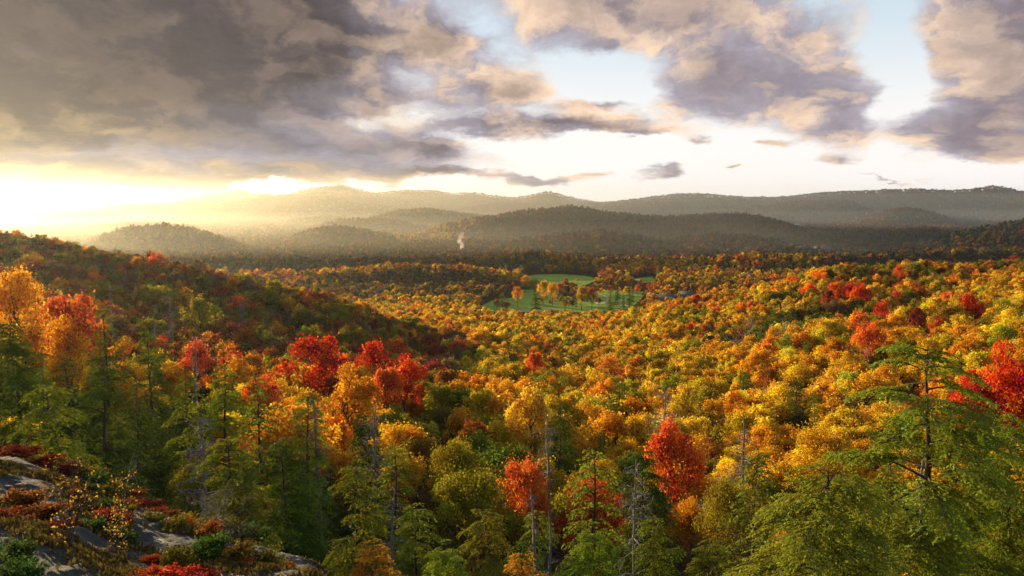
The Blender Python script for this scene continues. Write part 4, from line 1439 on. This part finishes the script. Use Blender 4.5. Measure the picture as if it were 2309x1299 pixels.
def woods(name, sel, coll, kinds, hh, rad, label):
    idx = np.where(sel)[0]
    n = len(idx)
    yy = TA[idx, 1]
    ki = kinds(yy, rng.random(n))
    ki = np.where(CO[idx] == 'bare', 14 + (rng.random(n) * 2).astype(int), ki)
    tint = np.ones((n, 4), np.float32)
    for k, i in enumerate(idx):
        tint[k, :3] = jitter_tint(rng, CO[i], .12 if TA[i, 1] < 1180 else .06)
    scl = np.stack([TA[idx, 4] / rad, TA[idx, 4] / rad, TA[idx, 3] / hh], 1)
    me = bpy.data.meshes.new(name)
    me.vertices.add(n)
    p = TA[idx, :3].copy()
    p[:, 2] -= .3
    me.vertices.foreach_set('co', p.astype(np.float32).ravel())
    for an, typ, key, data in (('turn', 'FLOAT', 'value', rng.random(n) * 6.283), ('size', 'FLOAT_VECTOR', 'vector', scl), ('sort', 'INT', 'value', ki), ('tint', 'FLOAT_COLOR', 'color', tint)):
        a = me.attributes.new(an, typ, 'POINT')
        a.data.foreach_set(key, np.asarray(data, np.int32 if typ == 'INT' else np.float32).ravel())
    o = obj(name, me, kind='stuff', label=label)
    ng = bpy.data.node_groups.new(name, 'GeometryNodeTree')
    ng.interface.new_socket('Geometry', in_out='INPUT', socket_type='NodeSocketGeometry')
    ng.interface.new_socket('Geometry', in_out='OUTPUT', socket_type='NodeSocketGeometry')
    N, L = ng.nodes, ng.links
    gi, go = N.new('NodeGroupInput'), N.new('NodeGroupOutput')
    ip, ci = N.new('GeometryNodeInstanceOnPoints'), N.new('GeometryNodeCollectionInfo')
    ci.inputs['Collection'].default_value = coll
    ci.inputs['Separate Children'].default_value = True
    ci.inputs['Reset Children'].default_value = True

    def att(nm, typ):
        x = N.new('GeometryNodeInputNamedAttribute')
        x.data_type = typ
        x.inputs['Name'].default_value = nm
        return [s for s in x.outputs if s.enabled and s.name == 'Attribute'][0]
    cx, er = N.new('ShaderNodeCombineXYZ'), N.new('FunctionNodeEulerToRotation')
    L.new(att('turn', 'FLOAT'), cx.inputs[2])
    L.new(cx.outputs[0], er.inputs[0])
    L.new(gi.outputs[0], ip.inputs['Points'])
    L.new(ci.outputs[0], ip.inputs['Instance'])
    ip.inputs['Pick Instance'].default_value = True
    L.new(att('sort', 'INT'), ip.inputs['Instance Index'])
    L.new(er.outputs[0], ip.inputs['Rotation'])
    L.new(att('size', 'FLOAT_VECTOR'), ip.inputs['Scale'])
    L.new(ip.outputs[0], go.inputs[0])
    md = o.modifiers.new('woods', 'NODES')
    md.node_group = ng
    return o


rest = keepm & ~single
woods('autumn_woods', rest & ~EV, C_LEAFY, lambda y, r: np.where(y < 140, 12 + (r * 2).astype(int), np.where(y < 640, (r * 5).astype(int), np.where(y < 2100, 5 + (r * 4).astype(int), 9 + (r * 3).astype(int)))), 11.5, 4.3,
      'autumn woods covering the valley and the hills, gold to rust')
woods('evergreen_woods', rest & EV, C_EVERG, lambda y, r: np.where(y < 110, 6 + (r * 2).astype(int), np.where(y < 700, (r * 3).astype(int), 3 + (r * 3).astype(int))), 11.5, 3.0,
      'dark evergreens scattered through the autumn woods')
print('TREES', len(TREES), 'kept', keepm.sum(), 'single', single.sum(), {k: sum(1 for r in RECORDS if r[0].name.split('.')[0] == k) for k in ('autumn_tree', 'red_maple', 'hemlock', 'dead_tree')})

# ---------------------------------------------------------------- labels that tell the single trees apart
MARKS = [('the largest crimson maple', 720, 800), ('the tall dark dead trunk', 1242, 960), ('the red maple by the dead branches', 1508, 1010),
         ('the twin dead trunks', 362, 700), ('the tallest open hemlock', 2110, 900), ('the grey dying conifer', 1508, 900), ('the wide golden green mound', 1065, 1110),
         ('the loose golden orange tree', 152, 770), ('the vivid red maple', 2262, 840), ('the nearest green', 1180, 695), ('the full conical hemlock', 795, 1090),
         ('the greyish pointed hemlock', 1840, 900), ('the shaded ridge crest', 676, 630), ('the large grey roofed house', 1492, 640), ('the round olive tree', 448, 690),
         ('the leafless forked tree', 1965, 770), ('the dark house on the slope', 1683, 600), ('the smoke column', 1040, 560), ('the knoll crest', 2060, 580), ('the widest bushy hemlock', 1862, 1100)]
ORD = 'nearest second third fourth fifth sixth seventh eighth ninth tenth eleventh twelfth thirteenth fourteenth fifteenth sixteenth seventeenth eighteenth nineteenth twentieth'.split()
slots = {}
for rec in RECORDS:
    if rec[6]:
        continue
    _, cat, col, px, py, s, _ = rec
    d = [math.hypot(px - a, (py - b) * 1.4) for _, a, b in MARKS]
    k = int(np.argmin(d))
    dx, dy = px - MARKS[k][1], (py - MARKS[k][2]) * 1.4
    side = ('right of' if dx > 0 else 'left of') if abs(dx) > abs(dy) else ('below' if dy > 0 else 'above')
    slots.setdefault((cat, WORDS[col], side, k), []).append((d[k], rec))
for (cat, cw, side, k), v in slots.items():
    v.sort(key=lambda t: t[0])
    noun = {'tree': 'autumn tree', 'maple': 'maple', 'hemlock': 'hemlock'}[cat]
    for i, (_, rec) in enumerate(v):
        rec[0]['label'] = f"{ORD[min(i, 19)]} {cw} {noun} {side} {MARKS[k][0]}"

# ---------------------------------------------------------------- the bare rock slope
def rock_mat():
    m, n, out = new_mat('lichened granite')
    p = n.new('ShaderNodeNewGeometry').outputs['Position']
    # streaks run down the slope, to the right and away
    rot = n.new('ShaderNodeVectorRotate', rotation_type='Z_AXIS')
    n.put(rot.inputs['Vector'], p)
    rot.inputs['Angle'].default_value = R(28)
    s = n.v('MULTIPLY', rot.outputs[0], (.32, 1.5, 1.0))
    fine = n.noise(p, 7.0, 9, .8)
    streak = n.noise(s, .9, 7, .62, .4)
    wet = n.noise(s, .45, 5, .6, .6)
    patch = n.noise(s, .95, 8, .72, .8)
    rock = n.mix(n.step(fine, .35, .65), (.016, .015, .017), (.055, .053, .052))
    lich = n.mix(n.step(fine, .35, .62), (.014, .014, .010), (.10, .10, .07))
    col = n.mix(n.step(streak, .46, .60), rock, lich)
    moss = n.mix(n.step(fine, .35, .65), (.022, .021, .008), (.075, .058, .02))
    col = n.mix(n.step(patch, .50, .59), col, moss)
    col = n.mix(n.step(wet, .51, .58), col, (.012, .011, .014))
    b = n.new('ShaderNodeBsdfPrincipled')
    n.l.new(col, b.inputs['Base Color'])
    n.l.new(n.step(wet, .54, .64, .88, .42), b.inputs['Roughness'])
    bn = n.new('ShaderNodeBump')
    bn.inputs['Strength'].default_value = .9
    bn.inputs['Distance'].default_value = .12
    n.l.new(n.m('ADD', fine, n.m('MULTIPLY', streak, 1.5)), bn.inputs['Height'])
    n.l.new(bn.outputs[0], b.inputs['Normal'])
    n.l.new(b.outputs[0], out.inputs[0])
    return m


def rock_height(x, y):
    z = ground(x, y)
    a = np.clip((y - 4) / 6, 0, 1) * np.clip((31 - y) / 3, 0, 1)
    c, s_ = math.cos(R(28)), math.sin(R(28))
    xs, ys = x * c - y * s_, x * s_ + y * c
    return z + a * (.30 * fbm(xs / 6, ys / 1.6, 61, 5) + .13 * fbm(x / .8, y / .8, 66, 4) + .05 * fbm(x / .22, y / .22, 71, 2))


ru, ry = np.linspace(-1.05, -.10, 330), np.linspace(3, 31, 330)
UU, YY = np.meshgrid(ru, ry, indexing='ij')
zz = rock_height(UU * YY, YY) - np.clip((UU + .22) / .10, 0, 1) * 1.2
i, j = np.meshgrid(np.arange(329), np.arange(329), indexing='ij')
a = i * 330 + j
obj('rock_slope', mesh('rock slope', np.stack([UU * YY, YY, zz], -1).reshape(-1, 3), np.stack([a, a + 330, a + 331, a + 1], -1).reshape(-1, 4), [rock_mat()], smooth=True), kind='structure')

# low growth in the cracks: nobody could count the tufts
gc = Build()
n = 110000
uu = -.78 + .60 * rng.random(n)
yy = 8 + 18.5 * rng.random(n) ** .8
xx = uu * yy
dens = fbm(xx / 2.2, yy / 1.1, 91, 4) + .12 * rng.normal(size=n)
k = dens > .17
xx, yy = xx[k], yy[k]
zz = rock_height(xx, yy)
n = len(xx)
hgt = .05 + .10 * rng.random(n)
gc.leaves(np.stack([xx, yy, zz + hgt * .4], 1), nrm(rng.normal(size=(n, 3)) * np.array([1, 1, .3])), np.array([0, 0, 1.0]) + .45 * rng.normal(size=(n, 3)), hgt * 1.3, hgt * .55, np.clip(.5 + .25 * rng.normal(size=n), 0, 1))
obj('ground_cover', gc.make('ground cover', leaf_mat('dry moss and sedge', (.13, .095, .028), .2)), kind='stuff', label='dry moss and sedge in the cracks of the rock slope')

# shrubs on and along the rock
SHRUB = [Kind('shrub', shrub(600 + k, 2600, .085, .8, .9, 18), M_BARK, M_LEAF, ('stems', 'foliage'), h=.85, rad=.9) for k in range(3)]
TINT.update(berry=(.17, .032, .020), scarlet=(.34, .050, .02), rustb=(.20, .078, .025), moss=(.12, .10, .02), laurel=(.06, .10, .025), wine=(.13, .03, .03))
G_SH = 'shrubs on and beside the rock slope'
SHRUBS = [
    (345, 1255, 15.5, 'scarlet', 100, 'brightest red blueberry bush at the lower picture edge'), (400, 1262, 15.2, 'scarlet', 110, 'red blueberry bush next to the brightest one at the lower edge'),
    (462, 1275, 15.8, 'berry', 80, 'third red bush of the lower row, nearest the mossy hemlock scrub'), (310, 1275, 14.5, 'scarlet', 90, 'small bright red bush in front of the brightest blueberry bush'),
    (335, 1205, 17.5, 'scarlet', 60, 'red bush alone in the middle of the lichened rock'), (365, 1195, 18, 'berry', 50, 'dark red low bush beside the one alone on the rock'),
    (30, 1095, 19, 'rustb', 130, 'rusty red bush on the near side of the bright rock streak'), (85, 1120, 18, 'rustb', 110, 'orange brown bush below the bright rock streak'),
    (120, 1150, 17, 'berry', 90, 'dark red bush at the foot of the leafless sapling'), (10, 1130, 17, 'berry', 100, 'dark red bush at the picture edge below the bright rock streak'),
    (40, 990, 29, 'berry', 90, 'crimson bush above the bright rock streak'), (90, 1010, 28.5, 'berry', 90, 'wine red bush above the bright rock streak, under the weathered hemlock'),
    (140, 1035, 28, 'wine', 90, 'dark wine bush between the crimson bush and the olive shrub'), (190, 1040, 28.5, 'moss', 100, 'olive shrub over the rock edge'),
    (215, 1065, 27.5, 'laurel', 80, 'dark green laurel shrub over the rock edge'), (262, 1018, 31, 'scarlet', 80, 'orange red shrub by the pale bare stems'),
    (290, 1048, 30, 'scarlet', 70, 'orange red shrub just below the one by the pale bare stems'), (255, 1085, 27, 'moss', 80, 'yellow brown shrub at the middle of the rock edge'),
    (300, 1095, 27, 'rustb', 70, 'rusty shrub at the middle of the rock edge'), (330, 1075, 28, 'wine', 70, 'purple brown thicket under the black gap'),
    (350, 1145, 24.2, 'berry', 60, 'dark red low shrub starting the row along the second rock streak'), (385, 1160, 23.8, 'rustb', 60, 'rusty low shrub in the row along the second rock streak'),
    (415, 1172, 23.5, 'scarlet', 55, 'brightest low shrub in the row along the second rock streak'), (440, 1185, 23.2, 'rustb', 50, 'last rusty shrub in the row along the second rock streak'),
    (400, 1225, 17.5, 'moss', 110, 'mossy green scrub between two red bushes'), (470, 1235, 18.5, 'laurel', 120, 'low green hemlock scrub behind the red lower row'),
    (530, 1250, 19, 'moss', 110, 'olive scrub below the small leafless tree'), (600, 1280, 19, 'moss', 110, 'olive scrub at the lower picture edge near the dark rock'),
    (560, 1290, 18, 'rustb', 70, 'rusty scrub at the lower picture edge near the dark rock'), (650, 1285, 20, 'rustb', 80, 'rusty scrub at the very end of the dark rock'),
    (20, 1200, 14, 'laurel', 130, 'green laurel at the picture edge over the rock'), (30, 1265, 12.5, 'laurel', 140, 'larger green laurel in the lower picture corner'),
    (560, 1180, 27, 'laurel', 100, 'dark green shrub beyond the rock under the yellowish hemlock'), (610, 1205, 26.5, 'moss', 90, 'olive shrub beyond the rock near the black hollow'),
    (640, 1235, 25.5, 'laurel', 80, 'lowest green shrub beyond the dark end of the rock'), (500, 1160, 27, 'moss', 90, 'olive brown shrub beyond the rock by the small leafless tree'),
    (235, 1125, 24, 'moss', 55, 'low yellowish tuft in the middle of the lichened rock'), (285, 1160, 22, 'moss', 50, 'low yellowish tuft beside the sprouting sapling'),
]
for k, (px, py, Y, c, wd, lb) in enumerate(SHRUBS):
    x, y = float(ray(px, py)[0]) * Y, Y
    kd = SHRUB[k % 3]
    z = float(rock_height(x, y)) if Y < 27 else min(float(ray(px, py + wd * .45)[1]) * Y, float(ground(x, y)) + 3.5)
    sx = wd / F * Y / 1.8 * .88
    root = thing('shrub', lb, 'shrub', (x, y, z), rng.random() * 6, (sx * (1.0 + .5 * rng.random()), sx * .9, sx * (.95 if c in ('moss', 'laurel') else .48 + .3 * rng.random())), G_SH)
    for part, me in kd.meshes:
        cc = obj(part, me, root)
        if part == 'foliage':
            cc.color = (*T(c, .08), 1)


# smaller growth between them
SMARK = [('the taller thin sapling', 155, 1180), ('the small leafless tree', 478, 1150), ('the bright rock streak', 60, 1050), ('the brightest blueberry bush', 345, 1255), ('the bushier yellow sapling', 278, 1140), ('the dark end of the rock', 640, 1255)]
sslots = {}
for k in range(30):
    u_ = rng.random()
    px = -10 + 690 * u_
    Y = (25.5 - 3.5 * u_) - rng.random() ** 1.3 * (11.5 - 9 * u_)
    x = float(ray(px, 1200)[0]) * Y
    if fbm(np.array([x / 2.2]), np.array([Y / 1.1]), 91, 4)[0] < -.05:
        continue
    z = float(rock_height(np.array([x]), np.array([Y]))[0])
    c = ['rustb', 'berry', 'moss', 'moss', 'rustb', 'wine', 'laurel'][k % 7]
    sx = .22 + .32 * rng.random()
    root = thing('shrub', None, 'shrub', (x, Y, z - .02), rng.random() * 6, (sx * 1.3, sx, sx * (.7 + .5 * rng.random())), G_SH)
    for part, me in SHRUB[k % 3].meshes:
        cc = obj(part, me, root)
        if part == 'foliage':
            cc.color = (*T(c, .12), 1)
    qx, qy = proj(x, Y, z + .2)
    d = [math.hypot(qx - a, qy - b) for _, a, b in SMARK]
    q = int(np.argmin(d))
    dx, dy = qx - SMARK[q][1], qy - SMARK[q][2]
    side = ('right of' if dx > 0 else 'left of') if abs(dx) > abs(dy) else ('below' if dy > 0 else 'above')
    cw = dict(rustb='rusty', berry='dark red', moss='yellowish', wine='wine brown', laurel='green')[c]
    sslots.setdefault((cw, side, q), []).append((d[q], root))
for (cw, side, q), v in sslots.items():
    v.sort(key=lambda t: t[0])
    for i, (_, root) in enumerate(v):
        root['label'] = f"{ORD[i]} knee-high {cw} shrub {side} {SMARK[q][0]}"


def sapling(px, py, Y, h, seed, label):
    x = float(ray(px, py)[0]) * Y
    z = float(rock_height(np.array([x]), np.array([Y]))[0])
    r = np.random.default_rng(seed)
    root = thing('sapling', label, 'sapling', (x, Y, z), 0, 1, 'thin saplings on the rock slope')
    st, fo = Build(), Build()
    P = []
    for q in range(4):
        e = np.array([r.normal() * .30, r.normal() * .30, h * (.7 + .35 * r.random())])
        p = limb_path(r, (0, 0, -.2), e, 8, 0, .05)
        st.tube(p, np.linspace(.022, .006, 8), 5)
        for _ in range(9):
            k = r.integers(2, 8)
            b = limb_path(r, p[k], p[k] + rand_dirs(r, 1, .5)[0] * h * .28, 5, 0, .08)
            st.tube(b, np.linspace(.009, .003, 5), 4)
            P += [b[i] + r.normal(size=3) * .05 for i in r.integers(1, 5, 6)]
    P = np.array(P)
    n = len(P)
    fo.leaves(P, nrm(r.normal(size=(n, 3))), r.normal(size=(n, 3)) - np.array([0, 0, .6]), .062 * (.7 + .6 * r.random(n)), .034, np.clip(.5 + .2 * r.normal(size=n), 0, 1))
    obj('stem', st.make('sapling stems', M_BARK), root)
    c = obj('foliage', fo.make('sapling leaves', M_LEAF), root)
    c.color = (.40, .25, .03, 1)


sapling(155, 1200, 15.5, 1.75, 1, 'taller thin sapling with sparse yellow leaves on the rock slope')
sapling(278, 1150, 20, 1.35, 2, 'bushier yellow sapling in the middle of the rock slope')
sapling(265, 1190, 18, .9, 3, 'smallest sapling between the two larger ones on the rock')

# ---------------------------------------------------------------- smoke from the valley
def smoke():
    px, Y = 1041, 1330
    x, y, z = at(px, 572, Y)
    top = float(ray(px, 522)[1]) * Y
    Ht = top - z
    b = Build()
    t = np.linspace(0, 1, 18)
    pts = np.stack([x + Ht * (.05 * np.sin(t * 7) - .02 * t + .03 * np.sin(t * 17)), y + 0 * t, z + Ht * t], 1)
    b.tube(pts, .8 + 5.2 * t ** .8 * (1 + .25 * np.sin(t * 23)), 12)
    me = b.make('smoke column', None)
    import bmesh
    bm = bmesh.new()
    bm.from_mesh(me)
    bmesh.ops.holes_fill(bm, edges=[e for e in bm.edges if e.is_boundary])
    bmesh.ops.recalc_face_normals(bm, faces=bm.faces)
    bm.to_mesh(me)
    bm.free()
    m, n, out = new_mat('wood smoke')
    v = n.new('ShaderNodeVolumePrincipled')
    p = n.new('ShaderNodeNewGeometry').outputs['Position']
    f = n.noise(p, .16, 4, .6)
    sep = n.new('ShaderNodeSeparateXYZ')
    n.l.new(p, sep.inputs[0])
    fade = n.step(sep.outputs[2], z + Ht, z + Ht * .2, .05, 1)
    n.l.new(n.m('MULTIPLY', n.step(f, .40, .62, 0, .30), fade), v.inputs['Density'])
    v.inputs['Color'].default_value = (.95, .93, .88, 1)
    v.inputs['Anisotropy'].default_value = .3
    n.l.new(v.outputs[0], out.inputs['Volume'])
    me.materials.clear()
    me.materials.append(m)
    obj('smoke', me, kind='stuff', label='thin column of pale wood smoke rising from the valley')


smoke()

# ---------------------------------------------------------------- the air
hz = Build()
hz.box(-9000, 9000, -400, 7200, -119.5, 100)
m, n, out = new_mat('hazy air')
v = n.new('ShaderNodeVolumePrincipled')
v.inputs['Color'].default_value = (.78, .83, .90, 1)
v.inputs['Density'].default_value = 0.000036
v.inputs['Anisotropy'].default_value = .70
n.l.new(v.outputs[0], out.inputs['Volume'])
# mist lying in the valleys towards the sun, beyond the near ridge: thickest low down, thinning upwards
for q, (top, dens) in enumerate(((-66, .00010), (-46, .00009), (32, .00005), (56, .00004), (82, .00003))):
    ms = Build()
    e = q * 6.0
    k = [(-6500 - e, 1150 - e), (620 + e, 1150 - e), (-250 + e, 6400 + e), (-6500 - e, 6400 + e)]
    v = [(a, b, z) for z in (-119.0 - q * .05, float(top)) for a, b in k]
    ms.add(v, [(0, 3, 2, 1), (4, 5, 6, 7), (0, 1, 5, 4), (1, 2, 6, 5), (2, 3, 7, 6), (3, 0, 4, 7)])
    m2, n2, out2 = new_mat('valley mist')
    v2 = n2.new('ShaderNodeVolumePrincipled')
    v2.inputs['Color'].default_value = (.93, .88, .76, 1)
    v2.inputs['Density'].default_value = dens
    v2.inputs['Anisotropy'].default_value = .70
    n2.l.new(v2.outputs[0], out2.inputs['Volume'])
    obj('mist', ms.make('mist', m2), kind='stuff', label='golden mist lying in the far valleys towards the sun')
# thin bluish mist in the valleys behind the dark hill
for q, (top, dens) in enumerate(((-36, .00006), (28, .00005), (70, .00003))):
    ms = Build()
    e = q * 7.0
    k = [(120 - e, 2250 - e), (6000 + e, 2250 - e), (6000 + e, 6100 + e), (560 - e, 6100 + e)]
    ms.add([(a, b, z) for z in (-118.4 - q * .05, float(top)) for a, b in k], [(0, 3, 2, 1), (4, 5, 6, 7), (0, 1, 5, 4), (1, 2, 6, 5), (2, 3, 7, 6), (3, 0, 4, 7)])
    m2, n2, out2 = new_mat('blue valley mist')
    v2 = n2.new('ShaderNodeVolumePrincipled')
    v2.inputs['Color'].default_value = (.72, .82, .95, 1)
    v2.inputs['Density'].default_value = dens
    v2.inputs['Anisotropy'].default_value = .3
    n2.l.new(v2.outputs[0], out2.inputs['Volume'])
    obj('mist', ms.make('mist', m2), kind='stuff', label='thin bluish mist in the valleys behind the dark hill')
obj('haze', hz.make('haze', m), kind='stuff', label='golden haze filling the valleys')
